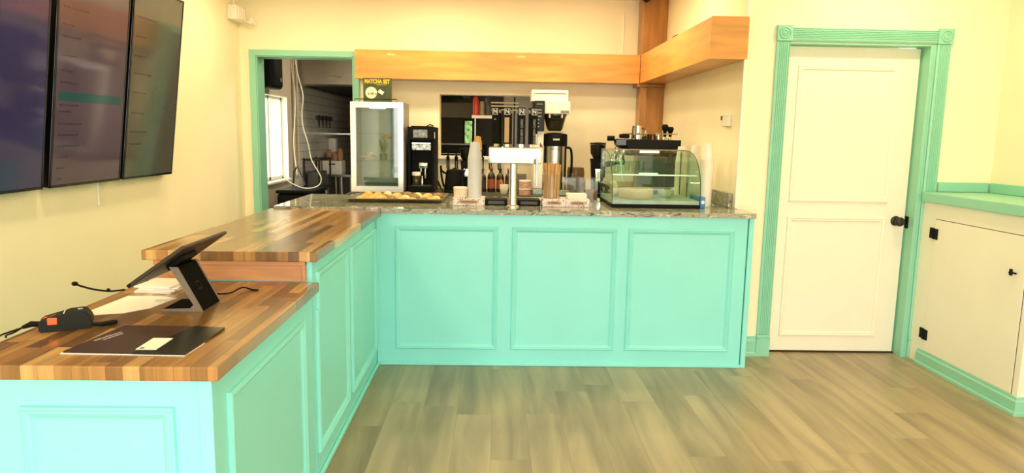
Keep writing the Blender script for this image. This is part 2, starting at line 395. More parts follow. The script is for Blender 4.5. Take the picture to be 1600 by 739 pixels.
m_ = MB(); m_.prism([(YD-a*.9, b_*1.35) for a, b_ in base_profile()], 'x', 1.61, 1.768)
struct('baseboard_doorway', m_, mint_warm)

# cabinet door in the low wall
d = sempty('door_2', (XR, 3.95, .1))
struct('door_leaf', MB().box(XR-.004, XR-.0005, 3.553, 4.342, .101, .957, .001), white, d)
gp = mat('shadow_gap', (70, 62, 44), .9)
g_ = MB(); g_.box(XR-.0012, XR-.0002, 3.549, 3.553, .1, .96); g_.box(XR-.0012, XR-.0002, 4.342, 4.346, .1, .96); g_.box(XR-.0012, XR-.0002, 3.549, 4.346, .957, .961)
struct('reveal', g_, gp, d)
for z in (.865, .205):
    h = MB(); h.box(XR-.009, XR-.004, 4.305, 4.341, z-.034, z+.034, .001); h.box(XR-.009, XR-.0005, 4.348, 4.385, z-.03, z+.036, .001); h.cyl((XR-.009, 4.344, z-.034), (XR-.009, 4.344, z+.034), .005, seg=10)
    struct('hinge', h, black, d)
h = MB(); h.box(XR-.012, XR-.004, 3.642, 3.66, .735, .77, .002); h.cyl((XR-.012, 3.648, .752), (XR-.02, 3.648, .752), .005); h.box(XR-.018, XR-.008, 3.606, 3.644, .748, .757, .002)
struct('latch', h, black, d)

# white panelled door with fluted casing
d = sempty('door_1', (2.32, YD+.083, 0))
DY = YD+.083
lf = MB(); lf.box(1.862, 2.752, DY, DY+.04, .012, 2.04, .002)
struct('door_leaf', lf, white, d)
pr_ = [(0, 0), (.004, .010), (.012, .012), (.020, .008), (.026, .009), (.032, .003), (.034, 0)]
for a in ([(1.955, .115), (2.625, .115), (2.625, .94), (1.955, .94)], [(1.955, 1.035), (2.625, 1.035), (2.625, 1.925), (1.955, 1.925)]):
    struct('panel_moulding', MB().moulding(a, 'y', DY, -1, pr_), white, d)
k = MB(); T = Matrix.Translation((2.691, DY, .917)) @ Matrix.Rotation(math.radians(90), 4, 'X')
k.lathe([(0, 0), (.033, 0), (.033, .004), (.028, .009), (.013, .012), (.011, .03), (.02, .036), (.029, .046), (.031, .056), (.027, .066), (.016, .072), (0, .073)], (0, 0, 0), 28, T)
struct('knob', k, mat('oil_rubbed_bronze', (52, 50, 46), .4, metal=.5), d, smooth=50)
struct('strike_plate', MB().box(2.7605, 2.7635, DY-.03, DY+.01, .87, .95, .001), black, d)
struct('threshold', MB().box(1.85, 2.765, DY-.005, DY+.07, .0, .008), mat('dark_threshold', (48, 40, 24), .7), d)
j = MB(); j.box(1.842, 1.856, YD-.002, YD+.15, 0, 2.058); j.box(2.764, 2.799, YD-.002, YD+.15, 0, 2.058); j.box(1.856, 2.764, YD-.002, YD+.15, 2.046, 2.059)
j.box(2.757, 2.765, DY+.042, YD+.15, 0, 2.046); j.box(2.785, 2.799, YD-.004, YD+.02, 0, 2.058)
struct('jamb', j, mint_warm, d)
def fluted(x0, x1, z0, z1, vertical=True):
    n_ = 6; t = .012; pts = []
    a0, a1 = (x0, x1) if vertical else (z0, z1)
    pts = [(a0, 0), (a0, t)]; wv = (a1-a0-.016)/n_
    for i in range(n_):
        s0 = a0+.008+i*wv
        pts += [(s0+.001, t+.004), (s0+wv*.5, t+.004), (s0+wv*.62, t-.001), (s0+wv*.9, t-.001)]
    pts += [(a1-.004, t+.004), (a1, t), (a1, 0)]
    mb = MB()
    if vertical: mb.prism([(a, YD-.001-b_) for a, b_ in pts], 'z', z0, z1)
    else: mb.prism([(YD-.001-b_, a) for a, b_ in pts], 'x', x0, x1)
    return mb
struct('casing', fluted(1.769, 1.855, .15, 2.058), mint_warm, d); struct('casing', fluted(2.800, 2.886, .15, 2.058), mint_warm, d)
struct('casing', fluted(1.864, 2.800, 2.064, 2.142, False), mint_warm, d)
for x0 in (1.765, 2.797):
    b_ = MB(); b_.box(x0, x0+.098, YD-.024, YD-.001, 2.059, 2.156, .003)
    T = Matrix.Translation((x0+.049, YD-.024, 2.108)) @ Matrix.Rotation(math.radians(90), 4, 'X')
    b_.lathe([(.038, 0), (.036, .006), (.031, .007), (.028, .001), (.024, .001), (.02, .006), (.015, .007), (.011, .001), (.007, .004), (0, .006)], (0, 0, 0), 28, T, cap=False)
    struct('rosette_block', b_, mint_warm, d)
for x0 in (1.766, 2.798):
    p = MB(); p.box(x0, x0+.092, YD-.024, YD-.001, 0, .118, .002); p.box(x0+.002, x0+.09, YD-.028, YD-.001, .118, .126, .002); p.box(x0+.001, x0+.091, YD-.022, YD-.001, .126, .148, .004)
    struct('plinth_block', p, mint_warm, d)

# casing of the kitchen opening
c = MB(); c.box(-2.331, -2.272, YB-.018, YB-.001, .0, 2.199, .003); c.box(-2.272, -1.352, YB-.018, YB-.001, 2.142, 2.199, .003); c.box(-1.352, -1.298, YB-.018, YB-.001, 0, 2.199, .003)
c.box(-2.274, -2.262, YB-.001, 7.02, 0, 2.144); c.box(-1.367, -1.356, YB-.001, 7.02, 0, 2.144); c.box(-2.262, -1.367, YB-.001, 7.02, 2.132, 2.144)
struct('trim_4', c, mint_warm)
struct('windowsill_1', MB().box(-.56, .42, YB-.03, 7.05, 1.2, 1.228, .004), white)
struct('trim_5', MB().box(1.2, 1.212, YB-.01, YB-.001, 2.19, 2.62, .002), whitep)

# kitchen shell
KX, KY = -2.40, 8.36
w = MB(); w.box(-2.62, KX, 7.02, 7.25, 0, ZC); w.box(-2.62, KX, 8.20, 8.42, 0, ZC); w.box(-2.62, KX, 7.25, 8.20, 0, .90); w.box(-2.62, KX, 7.25, 8.20, 1.83, ZC)
struct('wall_kitchen', w, kitchwall)
struct('wall_tiled', MB().box(-2.62, -2.35, 8.42, 11.6, 0, ZC), tilem)
struct('wall_far', MB().box(-2.62, 3.6, 11.6, 11.75, 0, ZC), kitchdark)
struct('wall_side', MB().box(3.4, 3.55, 7.02, 11.6, 0, ZC), kitchdark)
w = sempty('window_2', (-2.56, 7.72, .9))
f_ = MB(); 
for y in (7.25, 7.70, 8.155): f_.box(-2.50, -2.46, y, y+.045, .90, 1.83)
f_.box(-2.50, -2.46, 7.25, 8.2, .9, .94); f_.box(-2.50, -2.46, 7.25, 8.2, 1.79, 1.83)
struct('window_frame', f_, whitep, w); struct('pane', MB().box(-2.482, -2.478, 7.29, 8.16, .94, 1.79), glassm, w)
struct('sill', MB().box(-2.46, -2.36, 7.22, 8.23, .876, .8995, .004), whitep, w)

rv = MB(); rv.box(-2.458, -2.392, 8.188, 8.1995, .901, 1.829); rv.box(-2.458, -2.392, 7.2505, 7.262, .901, 1.829); rv.box(-2.458, -2.392, 7.262, 8.188, 1.818, 1.829)
struct('reveal', rv, white, w)  # white lining puts the daylight on the reveal into its colour
# ------------------------------------------------------------------ counters
PROF = [(0, 0), (.002, .010), (.008, .014), (.013, .010), (.017, .012), (.025, .008), (.03, .003), (.034, 0)]
def panel_y(poly, parent): obj('panel_moulding', MB().moulding(poly, 'y', 4.245, -1, PROF), mint, parent)
t = thing('counter_base', 'long mint counter front with three framed panels under the granite', 'counter', (.44, 4.7, 0))
obj('body', MB().box(-.719, 1.571, 4.245, 5.10, .0, .957), mint, t)
for x0, x1 in ((-.605, .028), (.112, .762), (.832, 1.493)):
    panel_y([(x0, .105), (x1, .105), (x1, .884), (x0, .884)], t)
obj('corner_post', MB().box(1.578, 1.609, 4.238, 4.49, .0, .958, .003), mint, t)
obj('base_trim', MB().box(-.70, 1.577, 4.230, 4.2445, .0, .022, .005), mint, t)
obj('corner_bead', MB().box(-.717, -.70, 4.228, 4.2445, .0, .958, .003), mint, t)

t = thing('counter_base', 'mint side counter under the lower wooden worktop, its framed end facing the room', 'counter', (-1.03, 2.2, 0))
obj('body', MB().box(-1.34, -.720, 1.725, 2.728, 0, .811), mint, t)
obj('panel_moulding', MB().moulding([(-1.198, .11), (-.81, .11), (-.81, .738), (-1.198, .738)], 'y', 1.725, -1, PROF), mint, t)
obj('panel_moulding', MB().moulding([(1.83, .11), (2.585, .11), (2.585, .735), (1.83, .735)], 'x', -.72, 1, PROF), mint, t)
obj('corner_post', MB().box(-.748, -.712, 1.717, 1.76, 0, .811, .003), mint, t)
obj('base_trim', MB().box(-.7195, -.704, 1.76, 2.728, 0, .024, .005), mint, t)

t = thing('counter_base', 'taller mint side counter with notched framed panel under the raised wooden worktop', 'counter', (-1.03, 3.4, 0))
obj('body', MB().box(-1.34, -.7202, 2.745, 4.243, 0, .935), mint, t)
obj('panel_moulding', MB().moulding([(2.775, .11), (3.375, .11), (3.375, .878), (2.795, .878), (2.795, .725), (2.775, .725)], 'x', -.72, 1, PROF), mint, t)
obj('panel_moulding', MB().moulding([(3.465, .11), (4.185, .11), (4.185, .872), (3.465, .872)], 'x', -.72, 1, PROF), mint, t)
obj('base_trim', MB().box(-.7195, -.704, 2.745, 4.226, 0, .024, .005), mint, t)
obj('end_panel', MB().box(-1.341, -1.32, 4.2435, 5.1, 0, .934), mint, t)
p = MB(); p.box(-1.335, -.745, 2.733, 2.7445, .853, .934); p.box(-1.335, -.742, 2.722, 2.7445, .914, .934, .004); p.box(-.757, -.742, 2.724, 2.7445, .853, .934, .003)
tag_ = obj('riser_panel', p, ply, t); tag_['label'] = 'bare plywood strip with trim under the raised worktop'

w = MB(); w.box(-1.362, -.688, 1.700, 2.722, .813, .851, .004)
tag(obj('worktop', w, butcher), 'lower butcher-block worktop holding the tablet stand and folder', 'worktop')
w = MB(); w.box(-1.362, -.688, 2.69, 4.262, .937, .976, .004)
tag(obj('worktop', w, butcher), 'raised butcher-block worktop beside the granite counter', 'worktop')
gpoly = [(-1.345, 4.264), (-.686, 4.264), (-.686, 4.222), (1.612, 4.222), (1.612, 4.497), (1.572, 4.497), (1.572, 6.81), (.95, 6.81), (.95, 5.14), (-1.345, 5.14)]
tag(obj('countertop', MB().prism(gpoly, 'z', .958, .989), gran), 'polished grey granite countertop wrapping round to the espresso machine', 'countertop')
s_ = MB(); s_.box(1.548, 1.574, 4.56, 6.4, .9895, 1.085, .003)
tag(obj('backsplash', s_, gran), 'low granite upstand against the wall under the thermostat', 'backsplash')
tag(obj('counter_base', MB().box(.97, 1.57, 5.15, 6.8, 0, .957), whitep), 'white base cabinet under the granite along the right wall, carrying the espresso machine', 'counter')
b_ = MB(); b_.box(-1.28, .948, 6.06, 6.81, .885, .92, .004)
t = thing('back_counter', 'low counter along the back wall carrying the fridge and coffee gear', 'counter', (-.17, 6.43, 0))
obj('top', b_, dgrey, t); obj('body', MB().box(-1.27, .948, 6.09, 6.81, 0, .884), whitep, t)

# timber soffit beams and post
t = thing('timber_beam', 'long honey-stained wooden box beam across the back wall above the coffee gear', 'beam', (0, 6.71, 1.936))
obj('beam_casing', MB().box(-1.299, 1.335, 6.60, 6.80, 1.936, 2.195, .002), maple, t)
t = thing('timber_beam', 'shorter honey-stained box beam running forward along the right wall', 'beam', (1.456, 5.5, 1.938))
obj('beam_casing', MB().box(1.338, 1.573, 4.462, 6.60, 1.938, 2.195, .002), maple, t)
obj('end_cap', MB().box(1.337, 1.573, 4.452, 4.4615, 1.937, 2.196, .001), maple, t)
t = thing('timber_post', 'dark-stained wooden post in the back corner passing behind the beams', 'post', (1.45, 6.72, 0))
p = MB(); p.box(1.353, 1.573, 6.615, 6.81, .99, 1.905, .003); p.box(1.353, 1.412, 6.607, 6.614, .99, 1.905, .002)
obj('lower_shaft', p, maple2, t); obj('collar', MB().box(1.315, 1.573, 6.602, 6.81, 1.906, 1.935, .003), maple2, t)
obj('upper_shaft', MB().box(1.345, 1.573, 6.603, 6.81, 2.1955, ZC-.001, .003), maple2, t)
tag(obj('wood_block', MB().box(1.50, 1.545, 5.98, 6.13, 2.196, 2.30, .012), mat('brown_block', (110, 52, 34), .5, noise=.1)), 'small dark brown block standing on the side beam', 'block')

# ------------------------------------------------------------------ wall fittings
def screen_mat(name, rgb, e_):
    return mat(name, rgb, .09, noise=.14, nscale=1.6, emit=e_, spec=.6)
txt = mat('menu_ink', (52, 42, 54), .1, spec=.6, emit=.3)
teal = mat('menu_teal', (22, 70, 74), .12, emit=.25, spec=.6)
def tv(y0, y1, label, sm, banner, lines):
    zb, zt = 1.118, 2.34; tilt = math.atan2(.148, 1.2)
    Hh = 1.225
    t = thing('menu_screen', label, 'screen', (-2.36, (y0+y1)/2, zb), 'menu screens on the left wall')
    T = Matrix.Translation((-2.36, 0, zb)) @ Matrix.Rotation(tilt, 4, 'Y')
    def tb(x0, x1, ya, yb, z0, z1, bev=0): 
        m_ = MB(); m_.box(x0, x1, ya, yb, z0, z1, bev, M=T); return m_
    obj('casing', tb(-.045, -.002, y0, y1, 0, Hh, .004), blackg, t)
    obj('screen', tb(-.003, -.0005, y0+.012, y1-.01, .014, Hh-.012), sm, t)
    bz = MB(); 
    for a in ((y0, y0+.011, 0, Hh), (y1-.009, y1, 0, Hh), (y0, y1, 0, .013), (y0, y1, Hh-.011, Hh)): bz.box(-.004, .003, a[0], a[1], a[2], a[3], .001, M=T)
    obj('bezel', bz, blackg, t)
    if banner: obj('menu_banner', tb(-.0005, .0004, y0+.04, y1-.04, .465, .515), teal, t)
    if lines:
        for z, wd in lines:
            ln = MB(); x = y0+.05
            while x < y0+.05+wd:
                q = R.uniform(.012, .03); ln.box(-.0005, .0004, x, x+q, z, z+.008, M=T); x += q+.005
            obj('lettering', ln, txt, t)
    br = MB(); br.box(XL+.001, -2.405, (y0+y1)/2-.12, (y0+y1)/2+.12, 1.3, 1.7); br.box(-2.406, -2.33, (y0+y1)/2-.03, (y0+y1)/2+.03, 1.45, 1.55); obj('wall_bracket', br, blackm, t)
L2 = [(.44, .16), (.405, .1), (.34, .2), (.28, .17), (.22, .2), (.16, .1), (.10, .08), (.04, .03), (.56, .12), (.62, .1), (.70, .14), (.80, .17), (.86, .1), (.95, .2), (1.04, .12), (1.1, .08)]
L3 = [(.30, .2), (.22, .14), (.42, .16), (.55, .16), (.67, .2), (.78, .14), (.9, .12), (1.02, .22)]
tv(2.995, 3.697, 'blue-toned menu screen at the left edge of the photo', screen_mat('screen_blue', (46, 44, 76), .4), False, [(.5, .2), (.7, .25)])
tv(3.755, 4.452, 'purple menu screen with a teal banner, between the two other screens', screen_mat('screen_purple', (72, 58, 70), .4), True, L2)
tv(4.495, 5.166, 'grey-green menu screen nearest the kitchen opening', screen_mat('screen_olive', (70, 68, 58), .4), False, L3)
tag(obj('cable_cover', MB().box(XL+.0005, XL+.012, 4.30, 4.325, .97, 1.15, .002), whitep), 'white cable strip on the wall below the middle menu screen', 'cable cover')

t = thing('emergency_light', 'white emergency light high in the back left corner', 'light', (-2.37, 6.66, 2.43))
obj('housing', MB().box(XL+.001, -2.335, 6.53, 6.77, 2.43, 2.56, .008), whitep, t)
g_ = MB()
for i in range(4): g_.box(-2.336, -2.327, 6.57+i*.05, 6.595+i*.05, 2.445, 2.545, .003)
obj('grille', g_, whitep, t)
h = MB(); T = Matrix.Translation((-2.30, 6.735, 2.43)) @ Matrix.Rotation(math.radians(70), 4, 'Y')
h.lathe([(0, 0), (.02, .0), (.03, .02), (.045, .055), (.045, .06), (.0, .062)], (0, 0, 0), 20, T); h.cyl((-2.335, 6.735, 2.445), (-2.29, 6.735, 2.43), .01)
obj('lamp_head', h, whitep, t, smooth=40)
obj('conduit', MB().tube([(-2.39, 6.62, 2.56), (-2.39, 6.62, 2.62), (-2.40, 6.6, 2.719)], .008), whitep, t)

t = thing('thermostat', 'small white thermostat on the wall right of the espresso machine', 'thermostat', (1.574, 4.79, 1.53))
obj('housing', MB().box(1.552, 1.5745, 4.685, 4.80, 1.525, 1.605, .004), whitep, t)
obj('back_plate', MB().box(1.564, 1.5745, 4.81, 4.885, 1.535, 1.605, .003), whitep, t)
obj('display', MB().box(1.562, 1.5645, 4.84, 4.872, 1.568, 1.598, .001), dgrey, t)

t = thing('security_camera', 'small dark dome camera on the ceiling above the corner post', 'camera', (1.35, 6.56, 2.72))
obj('mount', MB().lathe([(0, 0), (.055, 0), (.058, -.015), (.05, -.022), (0, -.022)], (1.35, 6.53, ZC)), whitep, t, smooth=40)
obj('dome', MB().lathe([(.046, -.0225), (.044, -.04), (.03, -.058), (.012, -.067), (0, -.068)], (1.35, 6.53, ZC), cap=False), blackg, t, smooth=60)

# ------------------------------------------------------------------ kitchen contents
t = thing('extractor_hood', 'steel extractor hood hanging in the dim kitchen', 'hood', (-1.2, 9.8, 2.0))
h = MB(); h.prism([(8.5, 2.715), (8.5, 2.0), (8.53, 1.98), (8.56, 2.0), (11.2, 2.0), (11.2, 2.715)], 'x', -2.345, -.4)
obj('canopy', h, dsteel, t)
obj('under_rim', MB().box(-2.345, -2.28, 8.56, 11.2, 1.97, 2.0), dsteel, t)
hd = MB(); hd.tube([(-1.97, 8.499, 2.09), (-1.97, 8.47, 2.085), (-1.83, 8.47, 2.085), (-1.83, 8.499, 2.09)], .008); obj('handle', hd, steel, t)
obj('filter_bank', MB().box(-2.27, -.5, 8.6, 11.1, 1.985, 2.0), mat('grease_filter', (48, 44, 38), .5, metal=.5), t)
t = thing('wall_heater', 'black rounded unit mounted above the kitchen window', 'heater', (-2.33, 7.6, 1.86))
h = MB(); h.box(-2.398, -2.25, 7.30, 7.62, 1.87, 2.45, .05, 4); obj('shell', h, black, t, smooth=50)
obj('badge', MB().box(-2.252, -2.248, 7.50, 7.54, 1.95, 1.99, .002), mgrey, t)
for i, x in enumerate((-2.37, -2.335)):
    p = MB(); p.cyl((x, 8.40 if i == 0 else 8.41, 0.9), (x, 8.40 if i == 0 else 8.41, 2.7), .012, seg=10)
    tag(obj('wall_pipe', p, mat('painted_pipe', (176, 160, 132), .5)), ['pipe running up the kitchen corner, nearer the window', 'pipe running up the kitchen corner, nearer the tiles'][i], 'pipe', 'kitchen corner pipes')
cb = MB(); pts = [(-2.02, 7.2, 2.3), (-2.01, 7.2, 2.17), (-1.985, 7.2, 2.0), (-1.94, 7.2, 1.8), (-1.955, 7.2, 1.62), (-1.945, 7.2, 1.48), (-1.90, 7.2, 1.32), (-1.87, 7.2, 1.16), (-1.80, 7.2, 1.03), (-1.775, 7.2, .96), (-1.80, 7.2, .90), (-1.87, 7.2, .87), (-1.96, 7.2, .868), (-2.05, 7.2, .90), (-2.13, 7.2, .95), (-2.20, 7.22, 1.03)]
def smooth_pts(p, n_=6):
    p = [Vector(q) for q in p]; out = []
    for i in range(len(p)-1):
        a, b_, c_, d_ = p[max(i-1, 0)], p[i], p[i+1], p[min(i+2, len(p)-1)]
        for k in range(n_):
            u = k/n_; out.append(.5*((2*b_)+(-a+c_)*u+(2*a-5*b_+4*c_-d_)*u*u+(-a+3*b_-3*c_+d_)*u**3))
    return out+[p[-1]]
cb.tube(smooth_pts([(-2.02, 7.2, 2.715)]+pts), .0055)
tag(obj('hanging_cable', cb, whitep), 'white cable looping down in the kitchen opening', 'cable')
cb = MB(); cb.tube(smooth_pts([(-2.30, 8.0, 2.71), (-2.28, 8.0, 2.2), (-2.24, 8.0, 1.8), (-2.27, 8.0, 1.3), (-2.24, 8.0, .95)]), .007)
tag(obj('hanging_cable', cb, mat('beige_cable', (196, 180, 150), .5)), 'thin beige cable hanging straight beside the kitchen window', 'cable')
t = thing('work_table', 'pale work table in the kitchen under the white carton', 'table', (-1.6, 9.8, 0))
obj('table_top', MB().box(-2.34, -1.2, 9.5, 10.2, .84, .872, .004), steel, t)
for x in (-2.29, -2.08, -1.25):
    for y in (9.54, 10.14): obj('leg', MB().cyl((x, y, 0), (x, y, .84), .02, seg=12), steel, t)
obj('under_shelf', MB().box(-2.3, -1.22, 9.53, 10.15, .3, .32, .003), steel, t)
t = thing('carton', 'white carton with a hand slot on the kitchen work table', 'box', (-2.22, 9.68, .8725))
obj('body', MB().box(-2.345+.01, -2.075, 9.54, 9.8, .8725, 1.055, .006), whitep, t)
obj('hand_slot', MB().box(-2.25, -2.16, 9.537, 9.5405, 1.0, 1.02, .002), mat('brown_slot', (120, 78, 54), .6), t)
for i, (x, h_) in enumerate(((-2.27, .15), (-2.19, .12), (-2.12, .17))):
    b_ = MB(); b_.lathe([(.03, 0), (.038, .04), (.036, h_*.7), (.02, h_*.9), (.026, h_)], (x, 9.67, 1.0555), 10)
    tag(obj('paper_bag', b_, mat('bag_brown', (186, 140, 104), .8, noise=.1, bump=.3)), ['brown paper bag on the white carton, nearest the window', 'shortest brown paper bag, in the middle on the white carton', 'tallest brown paper bag on the white carton'][i], 'bag', 'paper bags on the carton')
t = thing('soap_dispenser', 'white dispenser on the tiled kitchen wall', 'dispenser', (-2.3, 9.45, 1.1))
obj('body', MB().box(-2.349, -2.24, 9.95, 10.1, 1.12, 1.36, .02, 3), whitep, t, smooth=40); obj('nozzle', MB().cyl((-2.28, 10.02, 1.12), (-2.28, 10.02, 1.09), .015), mgrey, t)
m_ = MB(); m_.box(-2.349, -2.335, 9.3, 10.2, 1.6, 1.65, .003); 
t = thing('knife_rack', 'dark magnetic knife strip on the tiled kitchen wall', 'knife rack', (-2.34, 9.7, 1.6)); obj('strip', m_, dgrey, t)
for i in range(4): obj('knife', MB().box(-2.334, -2.33, 9.4+i*.2, 9.45+i*.2, 1.5, 1.66, .002), blackm, t)
tag(obj('storage_tub', MB().box(-2.10, -1.90, 10.6, 10.9, 1.43, 1.6, .01), mat('teal_tub', (70, 110, 104), .5)), 'teal tub on a bracket on the tiled kitchen wall', 'tub')
tag(obj('wall_shelf', MB().box(-2.349, -1.86, 10.5, 11.0, 1.40, 1.428, .003), steel), 'steel shelf on the tiled kitchen wall under the teal tub', 'shelf')
t = thing('kitchen_cart', 'black wheeled bin cart just behind the kitchen opening', 'cart', (-2.08, 7.5, 0))
obj('tub', MB().box(-2.25, -1.86, 7.25, 7.75, .12, .80, .03, 3), black, t); obj('lid', MB().box(-2.26, -1.85, 7.24, 7.76, .8005, .84, .015, 3), black, t)
for x in (-2.2, -1.91):
    for y in (7.32, 7.68): obj('caster', MB().cyl((x-.015, y, .06), (x+.015, y, .06), .06), dgrey, t)
obj('push_handle', MB().tube([(-2.22, 7.74, .82), (-2.22, 7.78, 1.0), (-2.17, 7.76, 1.06), (-2.05, 7.6, .86)], .012), blackm, t)
t = thing('storage_rack', 'grey wire rack standing against the tiled kitchen wall', 'rack', (-2.2, 8.9, 0))
for x in (-2.33, -2.15):
    for y in (8.62, 9.2): obj('upright', MB().cyl((x, y, 0), (x, y, 1.12), .012, seg=8), blackm, t)
for z in (.35, .75, 1.1): obj('shelf', MB().box(-2.33, -2.15, 8.62, 9.2, z-.01, z+.01), blackm, t)
tag(obj('dark_crate', MB().box(-2.31, -2.17, 8.66, 9.1, .7605, .95, .01), dgrey), 'dark crate on the kitchen wire rack', 'crate')

# things seen through the pass-through
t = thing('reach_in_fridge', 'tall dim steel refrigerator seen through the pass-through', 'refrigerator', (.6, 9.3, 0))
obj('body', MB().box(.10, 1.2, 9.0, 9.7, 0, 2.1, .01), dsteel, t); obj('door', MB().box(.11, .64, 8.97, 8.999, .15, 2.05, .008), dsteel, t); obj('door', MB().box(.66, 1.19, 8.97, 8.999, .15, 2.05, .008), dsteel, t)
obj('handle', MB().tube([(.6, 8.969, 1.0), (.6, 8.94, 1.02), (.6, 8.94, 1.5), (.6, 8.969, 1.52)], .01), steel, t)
t = thing('wall_rack', 'dark wall rack with cream slats behind the black tap handles', 'rack', (.0, 8.6, 1.7))
for z in (1.735, 1.78, 1.82): obj('slat', MB().box(-.06, .28, 8.6, 8.62, z, z+.016), mat('cream_slat', (206, 184, 130), .5), t)
for x in (-.03, .22): obj('upright', MB().box(x, x+.02, 8.625, 8.64, .0, 1.9), blackm, t)
t = thing('oven', 'dark oven standing in the kitchen behind the pass-through', 'oven', (-.7, 9.6, 0))
obj('body', MB().box(-1.1, -.12, 9.2, 9.9, .0, 1.30, .01), black, t); obj('door', MB().box(-1.05, -.17, 9.17, 9.199, .5, 1.15, .01), blackg, t); obj('handle', MB().tube([(-1.0, 9.169, 1.18), (-1.0, 9.14, 1.19), (-.22, 9.14, 1.19), (-.22, 9.169, 1.18)], .01), steel, t)
obj('hot_plate', MB().box(-1.05, -.17, 9.25, 9.85, 1.301, 1.32, .003), dsteel, t)
tag(obj('wall_cabinet', MB().box(-1.1, -.1, 9.5, 9.9, 1.66, 1.86, .006), mat('brown_cabinet', (92, 76, 50), .5, noise=.1)), 'brown cabinet band high in the dim kitchen', 'cabinet')
w = sempty('window_3', (-.42, 11.58, 1.3))
wf = MB(); wf.box(-.52, -.50, 11.57, 11.599, 1.27, 1.68); wf.box(-.38, -.36, 11.57, 11.599, 1.27, 1.68); wf.box(-.5, -.38, 11.57, 11.599, 1.66, 1.68); wf.box(-.5, -.38, 11.57, 11.599, 1.27, 1.29)
struct('window_frame', wf, black, w)
struct('pane', MB().box(-.5, -.38, 11.59, 11.598, 1.29, 1.66), mat('garden_daylight', (150, 186, 110), .5, noise=.6, nscale=18, emit=1.2), w)

t = thing('utility_shelf', 'small white shelf on a post in the pass-through holding the red canister', 'shelf', (-.13, 7.12, 1.229))
obj('shelf_board', MB().box(-.235, -.03, 7.0, 7.04, 1.600, 1.631, .003), whitep, t); obj('post', MB().cyl((-.2, 7.02, 1.229), (-.2, 7.02, 1.6), .008), steel, t)
c = MB(); c.lathe([(0, 0), (.03, 0), (.03, .13), (.028, .15), (.018, .168), (.016, .182), (0, .183)], (-.195, 7.02, 1.6315))
tag(obj('canister', c, mat('red_canister', (196, 60, 44), .4), smooth=50), 'red canister on the small shelf in the pass-through', 'canister')
c = MB(); c.lathe([(0, 0), (.026, 0), (.027, .10), (.022, .118), (.022, .135), (0, .135)], (-.135, 7.02, 1.6315))
tag(obj('jar', c, mat('spice_jar', (150, 132, 96), .35, noise=.2), smooth=50), 'tan jar beside the red canister', 'jar')
c = MB(); c.lathe([(0, 0), (.03, 0), (.03, .15), (.02, .165), (.02, .18), (0, .18)], (-.075, 7.02, 1.6315))
tag(obj('jar', c, dgrey, smooth=50), 'dark jar at the end of the small pass-through shelf', 'jar')
c = MB(); c.lathe([(0, 0), (.038, 0), (.042, .05), (.04, .14), (.03, .19), (0, .2)], (-.17, 6.93, 1.2285), 14)
tag(obj('paper_roll', c, mat('kraft', (196, 148, 92), .8, noise=.1, bump=.2), smooth=50), 'brown paper roll standing on the pass-through sill', 'roll')

# hanging tools under the pass-through sill
def tool(x, lab, first=[None]):
    if first[0] is None:
        t = thing('looped_tool', lab, 'tool', (x, 6.77, 1.10), 'black tools hanging under the sill')
        l_ = MB(); l_.tube([(x-.009, 6.77, 1.20), (x-.009, 6.77, 1.115), (x, 6.77, 1.104), (x+.009, 6.77, 1.115), (x+.009, 6.77, 1.20)], .0055); obj('loop', l_, black, t)
        h_ = MB(); h_.cyl((x, 6.77, 1.235), (x, 6.77, 1.285), .006); h_.ball((x, 6.77, 1.215), .018, 12, (1, .6, 1.2)); h_.box(x-.022, x+.022, 6.762, 6.778, 1.283, 1.293, .003); obj('head', h_, black, t, smooth=50)
        hk = MB(); hk.tube([(x, 6.77, 1.21), (x, 6.785, 1.2), (x, 6.789, 1.19)], .003); obj('hook', hk, black, t)
        first[0] = t; return
    dup(first[0], (x, 6.77, 1.10), lab)
for x, lab in ((-.452, 'black looped tool under the pass-through sill, nearest the black coffee machine'), (-.372, 'black looped tool under the sill, second from the black coffee machine'),
               (-.122, 'black looped tool under the sill just right of the clear cup tower'), (-.044, 'black looped tool hanging behind the orange-capped syrup bottle'), (.042, 'black looped tool hanging behind the steel tap column')): tool(x, lab)

# ------------------------------------------------------------------ back counter gear
# display fridge
t = thing('display_fridge', 'tall countertop glass-door display fridge with a steel frame', 'refrigerator', (-1.03, 6.35, .9205))
x0, x1, y0, y1, z0, z1 = -1.256, -.800, 6.19, 6.57, .9205, 1.705
k = MB(); k.box(x0, x0+.02, y0, y1, z0+.06, z1); k.box(x1-.02, x1, y0, y1, z0+.06, z1); k.box(x0+.02, x1-.02, y1-.02, y1, z0+.06, z1); k.box(x0+.02, x1-.02, y0, y1-.02, z1-.04, z1); k.box(x0, x1, y0, y1, z0, z0+.06)
obj('cabinet', k, mat('fridge_grey', (150, 146, 134), .4, metal=.3), t)
fr = MB(); 
fr.prism([(x0, z0+.005), (x1, z0+.005), (x1-.045, z0+.055), (x0+.045, z0+.055)], 'y', 6.15, 6.188); fr.prism([(x0, z1), (x0+.045, z1-.05), (x1-.045, z1-.05), (x1, z1)], 'y', 6.15, 6.188)
fr.prism([(x0, z0+.006), (x0+.045, z0+.056), (x0+.045, z1-.051), (x0, z1-.001)], 'y', 6.15, 6.188); fr.prism([(x1, z0+.006), (x1, z1-.001), (x1-.045, z1-.051), (x1-.045, z0+.056)], 'y', 6.15, 6.188)
dr = obj('door_frame', fr, mat('bright_steel', (235, 232, 222), .3, metal=.85, noise=.04), t)
obj('pane', MB().box(x0+.046, x1-.046, 6.165, 6.171, z0+.057, z1-.052), fglass, dr)
for z in (1.19, 1.43): obj('shelf', MB().box(x0+.021, x1-.021, 6.2, 6.54, z, z+.006), glassm, t)
